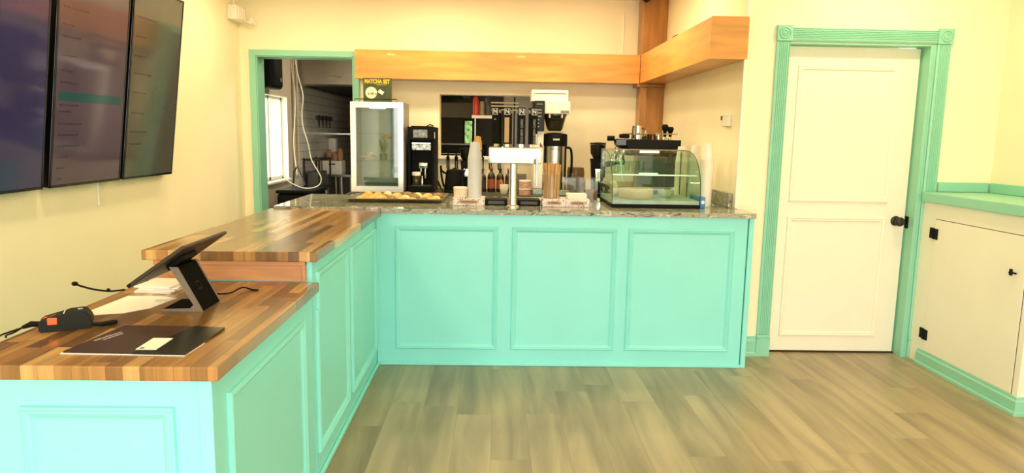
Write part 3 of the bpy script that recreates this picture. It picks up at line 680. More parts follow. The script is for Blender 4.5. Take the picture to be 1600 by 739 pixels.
obj('light_strip', MB().box(x0+.16, x1-.16, 6.2, 6.22, z1-.055, z1-.042), mat('blue_led', (214, 226, 255), .3, emit=14), t)
rl = MB(); rl.tube([(x0+.03, 6.2, 1.706), (x0+.03, 6.2, 1.73), (x1-.06, 6.2, 1.73), (x1-.06, 6.2, 1.706)], .004); obj('top_rail', rl, blackm, t)
obj('lining', MB().box(x0+.021, x1-.021, 6.54, 6.549, z0+.061, z1-.041), mat('fridge_lining', (206, 214, 204), .5), t)
# fridge contents
t = thing('pastry_bowl', 'shallow glass bowl on the lower fridge shelf', 'bowl', (-1.13, 6.33, 1.1965))
obj('bowl', MB().lathe([(.03, 0), (.04, .004), (.085, .035), (.088, .035), (.045, 0)], (-1.13, 6.33, 1.1965), cap=False), whitep, t, smooth=40)
first = None
for i in range(11):
    a = i*2.4; rr = .014+.0165*(i % 4)
    p = (-1.13+rr*math.cos(a), 6.33+rr*math.sin(a), 1.215+.02*((10-i)//5))
    b_ = MB(); b_.ball(p, .018, 12, (1, 1, .8))
    tag(obj('pastry', b_, mat('pink_pastry', (206, 120, 110), .6, noise=.4, nscale=60) if i % 2 else mat('cream_pastry', (232, 214, 190), .6, noise=.1), smooth=60),
        'pink pastry ball in the fridge bowl' if i % 2 else 'cream pastry ball in the fridge bowl', 'pastry', 'pastry balls in the fridge bowl')
t = thing('reflected_plant', 'small green plant shape with an orange bloom, standing in for a reflection in the fridge glass', 'plant', (-1.0, 6.34, 1.1965))  # plant shape modelled in place of a reflection in the door glass
obj('pot', MB().lathe([(.028, 0), (.036, .06), (.032, .06), (.026, .05)], (-1.0, 6.34, 1.1965)), mat('pot_green', (60, 110, 80), .4), t, smooth=40)
lf = MB()
for i in range(26):
    a = R.uniform(0, 6.28); h_ = R.uniform(.05, .16); rr = R.uniform(.012, .05)
    b0 = Vector((-1.0+.01*math.cos(a), 6.34+.01*math.sin(a), 1.245)); tip = Vector((-1.0+rr*math.cos(a), 6.34+rr*math.sin(a), 1.245+h_)); sd = Vector((-math.sin(a), math.cos(a), 0))*.009; md = (b0*.4+tip*.6)
    q = [lf.b.verts.new(p) for p in (b0, md+sd, tip, md-sd)]; lf.face(q)
obj('leaves', lf, mat('leaf_green', (60, 140, 70), .5, noise=.3), t)
bl = MB()
for i in range(7): bl.ball((-.975+.03*math.cos(i*.9), 6.33+.02*math.sin(i*.9), 1.40+.006*(i % 3)), .014, 10, (1.2, 1, .6))
obj('bloom', bl, mat('orange_bloom', (236, 150, 50), .5, noise=.2), t, smooth=60)

# matcha sign standing on the fridge
t = thing('menu_sign', 'green MATCHA SET sign propped on top of the display fridge', 'sign', (-1.06, 6.4, 1.706))
obj('board', MB().box(-1.186, -.932, 6.395, 6.405, 1.706, 1.925, .001), mat('sign_green', (62, 76, 44), .5, noise=.25, nscale=14), t)
yel = mat('sign_yellow', (240, 190, 50), .5)
text('lettering', 'MATCHA SET', .048, face_front(-1.062, 6.394, 1.893), yel, t, width=.225, bold=.0022)
ms = MB(); 
for i in range(6): ms.box(-1.065+i*.016, -1.053+i*.016, 6.3935, 6.3945, 1.864, 1.8675)
obj('small_print', ms, yel, t)
pl = MB(); T = Matrix.Translation((-1.115, 6.3945, 1.795)) @ Matrix.Rotation(math.radians(90), 4, 'X'); pl.lathe([(0, 0), (.052, 0), (.052, .002), (0, .003)], (0, 0, 0), 28, T)
obj('printed_plate', pl, mat('plate_cream', (240, 232, 204), .5), t)
sc_ = MB()
for x in (-1.145, -1.12, -1.105, -1.08): sc_.box(x, x+.014, 6.390, 6.3913, 1.778, 1.79+.01*R.random(), .001)
obj('printed_cups', sc_, mat('sign_grey', (150, 146, 110), .5), t)
T = Matrix.Translation((-1.028, 6.393, 1.802)) @ Matrix.Rotation(.6, 4, 'Y'); cd = MB(); cd.box(-.024, .024, -.001, .001, -.016, .016, M=T)
obj('printed_card', cd, mat('plate_cream', (240, 232, 204), .5), t)

# bean-to-cup coffee machine
t = thing('coffee_machine', 'black coffee machine right of the display fridge', 'coffee machine', (-.656, 6.45, .9205))
X0, X1 = -.776, -.54
k = MB(); k.box(X0, X1, 6.42, 6.70, .9205, 1.50, .006); k.box(X0, X1, 6.25, 6.419, 1.385, 1.50, .006); k.box(X0+.0, X1, 6.25, 6.419, .9205, .975, .006); k.box(X0, X0+.02, 6.30, 6.419, .976, 1.384); k.box(X1-.02, X1, 6.30, 6.419, .976, 1.384)
obj('body', k, black, t)
obj('display', MB().box(X0+.05, X1-.06, 6.247, 6.2495, 1.405, 1.475, .001), mat('display_grey', (120, 124, 118), .25, noise=.7, nscale=40), t)
obj('spout_block', MB().box(X0+.03, X1-.03, 6.29, 6.40, 1.29, 1.351, .006), mat('speckled_chrome', (120, 120, 112), .2, metal=.8, noise=.9, nscale=45), t)
obj('light_bar', MB().box(X0+.035, X1-.035, 6.283, 6.2895, 1.352, 1.36), mat('warm_led', (255, 240, 200), .3, emit=3), t)
sp = MB(); sp.box(X0+.09, X0+.17, 6.33, 6.40, 1.13, 1.185, .008); sp.cyl((X0+.15, 6.345, 1.13), (X0+.15, 6.345, 1.04), .012); sp.cyl((X0+.11, 6.345, 1.13), (X0+.11, 6.345, 1.10), .008)
obj('brew_head', sp, chrome, t, smooth=40)
obj('drip_grid', MB().box(X0+.03, X1-.03, 6.26, 6.41, .9755, .981), dgrey, t)
obj('switch', MB().box(X1-.012, X1+.004, 6.26, 6.29, 1.40, 1.455, .003), whitep, t)
kn = MB(); kn.box(X0+.02, X1-.03, 6.35, 6.6, 1.5005, 1.508, .002); kn.tube([(X1-.08, 6.4, 1.508), (X1-.05, 6.4, 1.523), (X1-.02, 6.4, 1.512)], .005); obj('hopper_lid', kn, black, t)
t = thing('jar', 'dark jar with a white lid standing in the black coffee machine', 'jar', (-.725, 6.34, .9815))
obj('glass', MB().lathe([(0, 0), (.034, 0), (.036, .01), (.036, .075), (.03, .085), (0, .085)], (-.705, 6.31, .9815)), mat('amber_glass', (70, 58, 30), .1), t, smooth=40)
obj('lid', MB().lathe([(0, .0855), (.04, .0855), (.04, .11), (.034, .118), (0, .118)], (-.705, 6.31, .9815)), papercup, t, smooth=40)
tag(obj('shaker', MB().lathe([(0, 0), (.013, 0), (.013, .06), (.008, .075), (.008, .085), (0, .086)], (-.648, 6.275, .9815)), chrome, smooth=40), 'slim steel shaker in front of the coffee machine spout', 'shaker')

# kettle
t = thing('electric_kettle', 'black electric kettle on the back counter below the hanging tools', 'kettle', (-.36, 6.3, .9205))
obj('jug', MB().lathe([(0, .022), (.088, .022), (.088, .04), (.074, .17), (.068, .198), (0, .198)], (-.365, 6.30, .9205)), black, t, smooth=40)
obj('base', MB().lathe([(0, 0), (.095, 0), (.095, .014), (.088, .0215), (0, .0215)], (-.365, 6.30, .9205)), black, t, smooth=40)
obj('lid', MB().lathe([(.068, .1985), (.06, .206), (.012, .21), (.012, .22), (0, .222)], (-.365, 6.30, .9205)), black, t, smooth=40)
obj('handle', MB().tube(smooth_pts([(-.437, 6.30, 1.09), (-.475, 6.30, 1.115), (-.485, 6.30, 1.16), (-.475, 6.30, 1.05), (-.455, 6.30, .97)]), .009), black, t)
obj('spout', MB().prism([(-.302, 1.10), (-.265, 1.125), (-.292, 1.06)], 'y', 6.28, 6.32), black, t)
obj('cord', MB().tube(smooth_pts([(-.47, 6.32, .93), (-.50, 6.3, .985), (-.52, 6.4, 1.02), (-.51, 6.6, .95)]), .006), black, t)

# tall black grinder behind the clear cups
def grinder(label, x, y, z, s=1.0):
    t = thing('coffee_grinder', label, 'grinder', (x, y, z))
    obj('base', MB().box(x-.05*s, x+.05*s, y-.05, y+.1, z, z+.03, .006), black, t)
    obj('body', MB().prism([(x-.036*s, z+.0305), (x+.036*s, z+.0305), (x+.05*s, z+.26*s), (x+.056*s, z+.30*s), (x-.056*s, z+.30*s), (x-.05*s, z+.26*s)], 'y', y+.0, y+.1), black, t)
    obj('hopper', MB().lathe([(.034*s, .301*s), (.058*s, .34*s), (.062*s, .41*s), (0, .412*s)], (x, y+.05, z), 20), mat('smoked_hopper', (30, 24, 18), .2, spec=.3), t, smooth=40)
    obj('hopper_lid', MB().lathe([(0, .4125*s), (.066*s, .4125*s), (.064*s, .424*s), (0, .43*s)], (x, y+.05, z), 20), black, t, smooth=40)
    obj('chute', MB().prism([(x-.02, z+.13), (x+.02, z+.13), (x+.026, z+.22*s), (x-.026, z+.22*s)], 'y', y-.025, y-.0005), chrome, t)
    return t
grinder('black grinder half hidden behind the clear cup tower', -.272, 6.55, .9205, .92)

# syrup bottles
def bottle(x, y, h_, r, cap, label, labcol):
    t = thing('syrup_bottle', label, 'bottle', (x, y, .9205), 'bottles on the back counter')
    obj('glass', MB().lathe([(0, 0), (r, 0), (r, h_*.62), (r*.8, h_*.72), (r*.36, h_*.8), (r*.36, h_*.93), (0, h_*.93)], (x, y, .9205), 16), mat('dark_bottle', (42, 26, 18), .12), t, smooth=50)
    obj('cap', MB().lathe([(0, h_*.9305), (r*.42, h_*.9305), (r*.42, h_), (0, h_)], (x, y, .9205), 14), cap, t, smooth=40)
    obj('wrap', MB().lathe([(r+.0008, h_*.15), (r+.0008, h_*.52)], (x, y, .9205), 16, cap=False), labcol, t, smooth=60)
oc = mat('orange_cap', (206, 96, 52), .5); kc = mat('black_cap', (26, 24, 22), .4)
lr = mat('label_rust', (150, 74, 48), .6, noise=.2); lk = mat('label_dark', (60, 44, 36), .6, noise=.3)
bottle(-.112, 6.42, .21, .034, kc, 'dark syrup bottle with a black cap, closest to the clear cup tower', lk)
bottle(-.030, 6.42, .23, .036, oc, 'dark syrup bottle with an orange cap and rust label, second from the clear cup tower', lr)
bottle(.052, 6.44, .215, .036, kc, 'dark syrup bottle with a rust label and black cap behind the tap column', lr)
bottle(.130, 6.42, .22, .034, oc, 'dark syrup bottle with an orange cap and dark label behind the tap column', lk)
t = thing('sugar_bowl', 'white bowl holding a pink spoon before the syrup bottles', 'bowl', (.095, 6.22, .9205))
obj('bowl', MB().lathe([(.022, 0), (.032, .01), (.038, .06), (.039, .085), (.035, .085), (.03, .02)], (.085, 6.2, .9205), 18), papercup, t, smooth=40)
tag(obj('spoon', MB().tube([(.085, 6.2, .95), (.055, 6.19, 1.05)], [.004, .007]), mat('pink_spoon', (220, 150, 120), .5)), 'pink spoon leaning in the white bowl', 'spoon')
t = thing('ribbon_tin', 'round pink-patterned tin with white rims under the tap bar', 'tin', (.273, 6.2, .9205))
obj('body', MB().lathe([(0, 0), (.054, 0), (.054, .115), (0, .115)], (.273, 6.2, .9205)), mat('tin_pink', (206, 160, 146), .5, noise=.35, nscale=60), t, smooth=40)
obj('rim', MB().lathe([(.0545, .1155), (.056, .1155), (.056, .127), (0, .13)], (.273, 6.2, .9205)), whitep, t, smooth=40)
obj('rim', MB().lathe([(.0548, .045), (.057, .045), (.057, .055), (.0548, .055)], (.273, 6.2, .9205), cap=False), whitep, t, smooth=40)
tag(obj('tea_box', MB().box(.20, .29, 6.38, 6.46, .9205, 1.09, .003), mat('grey_box', (110, 100, 92), .6)), 'dull grey box behind the patterned tin', 'box')

# batch brewer
t = thing('batch_brewer', 'white and steel batch coffee brewer with a black control panel', 'coffee brewer', (.46, 6.45, .9205))
obj('tank', MB().box(.322, .652, 6.36, 6.62, 1.7445, 1.848, .006), whitep, t)
obj('tank_slot', MB().box(.345, .63, 6.357, 6.3602, 1.812, 1.818), dgrey, t)
obj('head', MB().box(.432, .662, 6.245, 6.62, 1.634, 1.744, .006), whitep, t)
obj('badge', MB().box(.575, .65, 6.243, 6.2455, 1.642, 1.664, .002), mgrey, t)
pn = obj('control_panel', MB().box(.344, .4305, 6.20, 6.60, 1.482, 1.7435, .004), blackm, t)
wh = mat('white_ink', (232, 228, 216), .5); wh2 = mat('faded_ink', (170, 168, 158), .5)
bt = MB()
for z in (1.66, 1.635, 1.605, 1.575, 1.545, 1.515): bt.box(.372, .384+.02*(z > 1.6), 6.1985, 6.1999, z, z+.008, .001)
obj('buttons', bt, wh2, pn)
q = MB()
for i in range(7): q.box(.36+i*.008, .3655+i*.008, 6.1988, 6.1999, 1.711, 1.716+.004*(i % 2))
obj('lettering', q, wh2, pn)
obj('column', MB().box(.346, .43, 6.25, 6.60, .97, 1.4815, .004), whitep, t)
obj('foot', MB().box(.335, .665, 6.14, 6.62, .9205, .9695, .006), steel, t)
obj('warning_sticker', MB().prism([(.395, 1.345), (.428, 1.335), (.402, 1.385)], 'y', 6.2475, 6.2495), mat('maroon_sticker', (120, 30, 60), .5), t)
br = obj('brew_basket', MB().lathe([(0, 0), (.055, 0), (.07, .015), (.1, .13), (.106, .136), (.106, .148), (0, .148)], (.535, 6.35, 1.485)), mat('smoked_basket', (64, 58, 46), .2, metal=.3), t, smooth=40)
hg = MB(); hg.cyl((.48, 6.262, 1.60), (.48, 6.262, 1.633), .008); hg.cyl((.59, 6.262, 1.60), (.59, 6.262, 1.633), .008); obj('hanger', hg, whitep, t)
obj('basket_handle', MB().box(.49, .58, 6.215, 6.25, 1.575, 1.595, .006), black, t)
t = thing('coffee_server', 'steel and black coffee server standing under the brew basket', 'server', (.543, 6.34, .97))
CX, CY = .543, 6.34
obj('lid', MB().lathe([(0, .50), (.03, .50), (.10, .49), (.108, .48), (.108, .385), (.10, .38), (0, .38)], (CX, CY, .97)), black, t, smooth=40)
obj('shell', MB().lathe([(0, .06), (.101, .06), (.101, .3795), (0, .3795)], (CX, CY, .97), 36), steel, t, smooth=40)
obj('stand', MB().lathe([(0, 0), (.106, 0), (.106, .055), (.1, .0595), (0, .0595)], (CX, CY, .97)), black, t, smooth=40)
hd = MB(); hd.tube(smooth_pts([(CX+.1, CY-.02, 1.34), (CX+.14, CY-.03, 1.32), (CX+.15, CY-.03, 1.2), (CX+.14, CY-.03, 1.08), (CX+.1, CY-.02, 1.06)]), .011); obj('handle', hd, black, t)
fa = MB(); fa.box(CX-.012, CX+.012, CY-.135, CY-.1015, 1.10, 1.14, .004); fa.cyl((CX, CY-.12, 1.14), (CX, CY-.12, 1.175), .007, .011); fa.cyl((CX, CY-.125, 1.10), (CX, CY-.125, 1.07), .008); obj('faucet', fa, black, t)
text('lettering', 'LUXUS', .026, face_front(CX+.0, CY-.103, 1.325), mat('dark_ink', (60, 50, 34), .5), t, width=.085)
q = MB()
for i in range(5): q.box(CX-.028+i*.0115, CX-.019+i*.0115, CY-.1095, CY-.1075, 1.402, 1.419-.003*(i % 2))
obj('lid_lettering', q, wh, t)
sg = MB()
for a in (-1.05, 1.05): sg.box(CX+.1*math.sin(a)-.012, CX+.1*math.sin(a)+.012, CY-.1*math.cos(a)-.006, CY-.1*math.cos(a)+.006, 1.03, 1.35, .004)
obj('side_strip', sg, black, t)

# right grinder and tub
t = grinder('black grinder with a dark hopper left of the glass case', .90, 6.08, .9205, 1.1)
t['label'] = 'black coffee grinder with a dark hopper, behind the left end of the glass case'
obj('paper_label', MB().box(.885, .915, 6.051, 6.054, 1.07, 1.14, .001), paper, t)
t = thing('storage_tub', 'clear square tub of brown grounds left of the glass case', 'tub', (.68, 4.95, .9895))
q = MB(); q.box(.64, .73, 4.9, 4.904, .9895, 1.14); q.box(.64, .73, 4.986, 4.99, .9895, 1.14); q.box(.64, .644, 4.904, 4.986, .9895, 1.14); q.box(.726, .73, 4.904, 4.986, .9895, 1.14); q.box(.644, .726, 4.904, 4.986, .9895, .994)
obj('walls', q, acrylic, t); obj('grounds', MB().box(.645, .725, 4.905, 4.985, .9945, 1.065, .006), mat('rust_grounds', (134, 86, 48), .8, noise=.4, nscale=40), t)
obj('lid', MB().box(.636, .734, 4.896, 4.994, 1.1405, 1.152, .003), acrylic, t)

# espresso machine facing the staff side
t = thing('espresso_machine', 'long black espresso machine behind the curved glass case', 'espresso machine', (1.26, 5.7, .9895))
for ya in (5.42, 5.98):
    obj('side_panel', MB().prism([(1.05, 1.345), (1.44, 1.345), (1.44, 1.425), (1.02, 1.425), (1.02, 1.385)], 'y', ya, ya+.03), mat('matt_black', (24, 24, 22), .5, spec=.15), t)
obj('top_body', MB().box(1.03, 1.44, 5.451, 5.979, 1.30, 1.42, .004), black, t)
obj('back_body', MB().box(1.22, 1.44, 5.45, 5.98, 1.06, 1.299, .004), mat('machine_grey', (62, 72, 68), .35, metal=.3), t)
obj('drip_base', MB().box(.90, 1.44, 5.44, 6.0, 1.03, 1.0595, .004), steel, t)
for x in (.95, 1.38):
    for y in (5.5, 5.95): obj('leg', MB().lathe([(0, 0), (.025, 0), (.018, .01), (.016, .0395), (0, .0395)], (x, y, .9895), 14), chrome, t, smooth=40)
for y in (5.57, 5.84):
    g_ = MB(); g_.lathe([(0, 0), (.032, 0), (.036, .012), (.036, .035), (.03, .05), (.03, .075), (0, .075)], (1.0, y, 1.225)); g_.box(1.0, 1.06, y-.03, y+.03, 1.30, 1.36, .008); gh = obj('group_head', g_, chrome, t, smooth=40)
    p = MB(); p.tube([(.975, y-.02, 1.235), (.93, y-.03, 1.225), (.86, y-.05, 1.21)], [.010, .012, .014]); obj('portafilter', p, black, t)
st = MB(); st.cyl((.875, 5.47, 1.43), (.93, 5.47, 1.43), .02); st.ball((.95, 5.47, 1.405), .024); st.tube([(.95, 5.47, 1.40), (.99, 5.47, 1.36), (1.03, 5.46, 1.37)], .012)
obj('steam_knob', st, black, t, smooth=40)
sw = MB(); sw.tube(smooth_pts([(1.0, 5.47, 1.36), (.985, 5.45, 1.28), (.99, 5.44, 1.16), (1.01, 5.43, 1.09)]), .006); obj('steam_wand', sw, chrome, t, smooth=60)
up = MB(); up.box(.935, 1.02, 5.435, 5.5, 1.375, 1.425, .004); up.box(1.01, 1.03, 5.42, 5.52, 1.42, 1.432); obj('arm_cover', up, blackg, t)
cr_ = MB(); cr_.tube([(1.08, 5.44, 1.47), (1.42, 5.44, 1.47), (1.42, 5.96, 1.47), (1.08, 5.96, 1.47)], .005)
for x, y in ((1.12, 5.44), (1.27, 5.44), (1.42, 5.44), (1.42, 5.7), (1.42, 5.96)): cr_.cyl((x, y, 1.42), (x, y, 1.47), .004, seg=8)
obj('cup_rail', cr_, chrome, t)
tag(obj('flat_case', MB().box(.985, 1.06, 5.53, 5.60, 1.433, 1.466, .01), black), 'small black case lying on the left end of the espresso machine', 'case')
tag(obj('rod', MB().cyl((1.075, 5.52, 1.4205), (1.083, 5.52, 1.53), .006), mat('olive_rod', (80, 70, 40), .5)), 'thin dark rod standing beside the steel pitcher on the espresso machine', 'rod')
pt = thing('milk_pitcher', 'steel milk pitcher standing on top of the espresso machine', 'pitcher', (1.12, 5.55, 1.4205))
obj('cup', MB().lathe([(0, 0), (.036, 0), (.037, .02), (.03, .08), (.032, .11), (.029, .11), (.028, .08)], (1.125, 5.55, 1.4205)), chrome, pt, smooth=40)
obj('handle', MB().tube(smooth_pts([(1.155, 5.55, 1.515), (1.185, 5.55, 1.5), (1.185, 5.55, 1.46), (1.16, 5.55, 1.445)]), .005), chrome, pt)
lab = ['small glass beside the steel pitcher on the espresso machine', 'small amber-filled glass in the middle of the espresso machine cup rail', 'small glass next to the black tampers on the espresso machine']
for i, x in enumerate((1.195, 1.235, 1.285)):
    g = thing('shot_glass', lab[i], 'glass', (x, 5.6, 1.4205), 'glasses on the espresso machine')
    obj('glass', MB().lathe([(0, 0), (.018, 0), (.024, .06), (.022, .06), (.016, .006), (0, .006)], (x, 5.6, 1.4205), 16), chrome if i != 1 else glassm, g, smooth=40)
    if i == 1: obj('liquid', MB().lathe([(0, .0065), (.015, .0065), (.02, .045), (0, .045)], (x, 5.6, 1.4205), 14), mat('amber', (120, 62, 24), .3), g)
tg = MB(); tg.tube([(1.28, 5.5, 1.47), (1.265, 5.48, 1.425)], .005); tag(obj('bar_spoon', tg, chrome), 'steel spoon hooked on the espresso machine rail', 'spoon')
tag(obj('folded_cloth', MB().box(1.19, 1.26, 5.66, 5.74, 1.4205, 1.475, .012), mat('brown_cloth', (120, 84, 50), .9, bump=.4)), 'brown folded cloth on top of the espresso machine', 'cloth')
for i, x in enumerate((1.335, 1.378)):
    tm = thing('tamper', ['taller black tamper on the espresso machine', 'shorter black tamper at the right end of the espresso machine rail'][i], 'tamper', (x, 5.5, 1.4205), 'tampers on the espresso machine')
    hh = .125 - .018*i
    obj('handle', MB().lathe([(0, .03), (.012, .03), (.013, hh*.5), (.024, hh*.72), (.026, hh*.85), (.018, hh), (0, hh)], (x, 5.52, 1.4205), 18), black, tm, smooth=50)
    obj('foot', MB().lathe([(0, 0), (.018, 0), (.018, .012), (.008, .0295), (0, .0295)], (x, 5.52, 1.4205), 18), chrome, tm, smooth=40)

# ------------------------------------------------------------------ things on the granite
# metal tray of pastries
t = thing('baking_tray', 'metal sheet tray of baked pastries at the left of the granite counter', 'tray', (-.66, 4.87, .9895))
TX0, TX1, TY0, TY1 = -.965, -.335, 4.56, 5.08
q = MB(); q.box(TX0+.02, TX1-.02, TY0+.02, TY1-.02, .9895, .992)
def rim(mb, a, b_, w_, z0, z1):
    (x0, x1, y0, y1) = a; o_ = .02
    lo = [(x0+o_, y0+o_), (x1-o_, y0+o_), (x1-o_, y1-o_), (x0+o_, y1-o_)]; hi = [(x0, y0), (x1, y0), (x1, y1), (x0, y1)]
    A = [mb.b.verts.new((p[0], p[1], z0)) for p in lo]; B = [mb.b.verts.new((p[0], p[1], z1)) for p in hi]
    A2 = [mb.b.verts.new((p[0], p[1], z0+.003)) for p in lo]; B2 = [mb.b.verts.new((p[0]+(.003 if p[0] == x0 else -.003), p[1]+(.003 if p[1] == y0 else -.003), z1)) for p in hi]
    for i in range(4):
        j = (i+1) % 4
        mb.face((A[i], A[j], B[j], B[i])); mb.face((A2[i], B2[i], B2[j], A2[j])); mb.face((B[i], B[j], B2[j], B2[i]))
rim(q, (TX0, TX1, TY0, TY1), None, 0, .9895, 1.013)
q.tube([(TX0, TY0, 1.013), (TX1, TY0, 1.013), (TX1, TY1, 1.013), (TX0, TY1, 1.013), (TX0, TY0, 1.013)], .004, 6)
obj('tray', q, mat('tray_steel', (150, 142, 122), .3, metal=1., noise=.15, nscale=20), t)
pm = [mat('pastry_gold', (222, 186, 118), .6, noise=.3, nscale=40, bump=.3), mat('pastry_pale', (236, 220, 168), .6, noise=.25, nscale=50, bump=.3), mat('pastry_brown', (150, 116, 66), .6, noise=.4, nscale=50, bump=.3), mat('pastry_orange', (232, 172, 92), .6, noise=.2, nscale=30, bump=.2)]
pn_ = ['golden pastry on the metal tray', 'pale iced pastry on the metal tray', 'dark brown pastry on the metal tray', 'orange-glazed pastry at the left end of the metal tray']
for r_ in range(3):
    for i in range(8):
        cx, cy = TX0+.07+i*.07+R.uniform(-.004, .004), TY0+.1+r_*.155
        kx = 3 if i < 2 else (2 if (i+r_) % 3 == 0 else (1 if (i*2+r_) % 3 == 0 else 0))
        m_ = MB(); a = R.uniform(-.3, .3)
        hh = R.uniform(.022, .042); n_ = 10; secs = []
        T = Matrix.Translation((cx, cy, .9925)) @ Matrix.Rotation(a, 4, 'Z')
        for k_ in range(n_+1):
            u = k_/n_; yy = (u-.5)*.138; e_ = math.sqrt(max(0, 1-(2*u-1)**2)); rr = .006+.026*e_ + (.003 if k_ % 2 else 0)
            secs.append([m_.b.verts.new(T @ Vector((rr*math.cos(v_*math.pi/6), yy, max(0, hh*(.25+.75*e_)*math.sin(v_*math.pi/6)+.001)))) for v_ in range(7)])
        for A, B in zip(secs, secs[1:]):
            for v_ in range(6): m_.face((A[v_], A[v_+1], B[v_+1], B[v_]))
            m_.face((A[6], A[0], B[0], B[6]))
        m_.face(secs[0]); m_.face(secs[-1])
        tag(obj('pastry', m_, pm[kx], smooth=50), pn_[kx], 'pastry', 'pastries on the metal tray')
# floral cartons
def carton(x0, x1, y0, label):
    t = thing('floral_box', label, 'box', ((x0+x1)/2, y0+.06, .9895), 'floral boxes on the granite counter')
    obj('body', MB().box(x0, x1, y0, y0+.16, .9895, 1.0405, .002), flor, t)
    xm = (x0+x1)/2; pts = [(xm+(x1-x0)*.33*math.copysign(abs(math.cos(a))**.5, math.cos(a)), 1.015+.013*math.sin(a)) for a in [i*math.pi/12 for i in range(24)]]
    obj('oval_label', MB().prism(pts, 'y', y0-.0012, y0-.0002), mat('oval_tan', (196, 166, 134), .6, noise=.25, nscale=70), t)
    pts2 = [(xm+(p[0]-xm)*.8, 1.015+(p[1]-1.015)*.45) for p in pts]
    obj('label_script', MB().prism(pts2, 'y', y0-.002, y0-.0013), mat('oval_brown', (140, 104, 80), .6, noise=.6, nscale=160), t)
    return t
carton(-.265, -.062, 4.44, 'floral box under the tower of clear cups')
carton(.309, .4585, 4.455, 'floral box under the brown straws')
carton(.4605, .611, 4.455, 'floral box under the white napkins')
# napkins
for i in range(5):
    n_ = MB(); a = R.uniform(-.05, .05); T = Matrix.Translation((.535, 4.535, 1.0408+i*.0062)) @ Matrix.Rotation(a, 4, 'Z'); n_.box(-.062, .062, -.06, .06, 0, .006, .0025, M=T)
    tag(obj('napkin', n_, paper), ('topmost white napkin of the pile' if i == 4 else 'white napkin inside the pile') + ' on the floral box nearest the glass case', 'napkin', 'napkins on the floral box')
# clear cups, one inside the other
def cup_mesh(r0, r1, h_, m, name, seg=20):
    mb = MB(); mb.lathe([(0, 0), (r0, 0), (r1, h_-.004), (r1+.003, h_-.004), (r1+.003, h_), (r1-.0007, h_), (r0-.0007, .001), (0, .001)], (0, 0, 0), seg)
    return obj(name, mb, m, smooth=40)
def stack(x, y, z, n_, step, r0, r1, h_, m, name, label, group, down=True):
    c = None
    for i in range(n_):
        loc = (x, y, z+i*step+(h_ if down else 0))
        if c is None:
            c = cup_mesh(r0, r1, h_, m, name); tag(c, label, 'cup', group); o = c
            if down: c.rotation_euler = (math.pi, 0, 0)
        else: o = c.copy(); COL.objects.link(o)
        o.location = loc
stack(-.128, 4.50, 1.041, 22, .0118, .028, .044, .105, cupclear, 'plastic_cup', 'clear plastic cup nested upside down in the tower on the floral box', 'clear cups in the tower')
t = thing('soup_cup', 'short cream paper cup beside the clear cup tower', 'cup', (-.218, 4.50, 1.041))
obj('cup', MB().lathe([(0, 0), (.043, 0), (.0465, .056), (0, .056)], (-.218, 4.50, 1.041)), mat('cream_card', (232, 216, 186), .6, noise=.03), t, smooth=40)
obj('lid', MB().lathe([(0, .0562), (.048, .0562), (.048, .061), (.044, .064), (0, .064)], (-.218, 4.50, 1.041)), papercup, t, smooth=40)
# tap tower
tower = t = thing('tap_tower', 'steel T-shaped cold brew tap tower with a blank steel bar', 'tap', (.117, 4.42, .9895))
mir = mat('polished_steel', (238, 236, 230), .12, metal=1., noise=.01)
obj('column', MB().lathe([(0, 0), (.045, 0), (.045, .006), (.027, .012), (.0255, .02), (.0255, .272), (0, .272)], (.117, 4.43, .9895), 32), mir, t, smooth=40)
obj('bar', MB().box(-.036, .292, 4.395, 4.465, 1.263, 1.366, .006, 3), mir, t, smooth=40)
obj('bar_cap', MB().box(-.038, -.0365, 4.40, 4.46, 1.268, 1.361, .001), chrome, t)
fau = None
for x in (.012, .085, .165, .262):
    fc = MB(); fc.cyl((x, 4.394, 1.30), (x, 4.36, 1.295), .011); fc.cyl((x, 4.362, 1.30), (x, 4.352, 1.20), .009, .006)
    if x > .2: fc.cyl((x, 4.352, 1.20), (x, 4.35, 1.13), .006, .005); 
    if x > .2: obj('faucet', fc, chrome, t, smooth=40)
    else: fc.b.free()
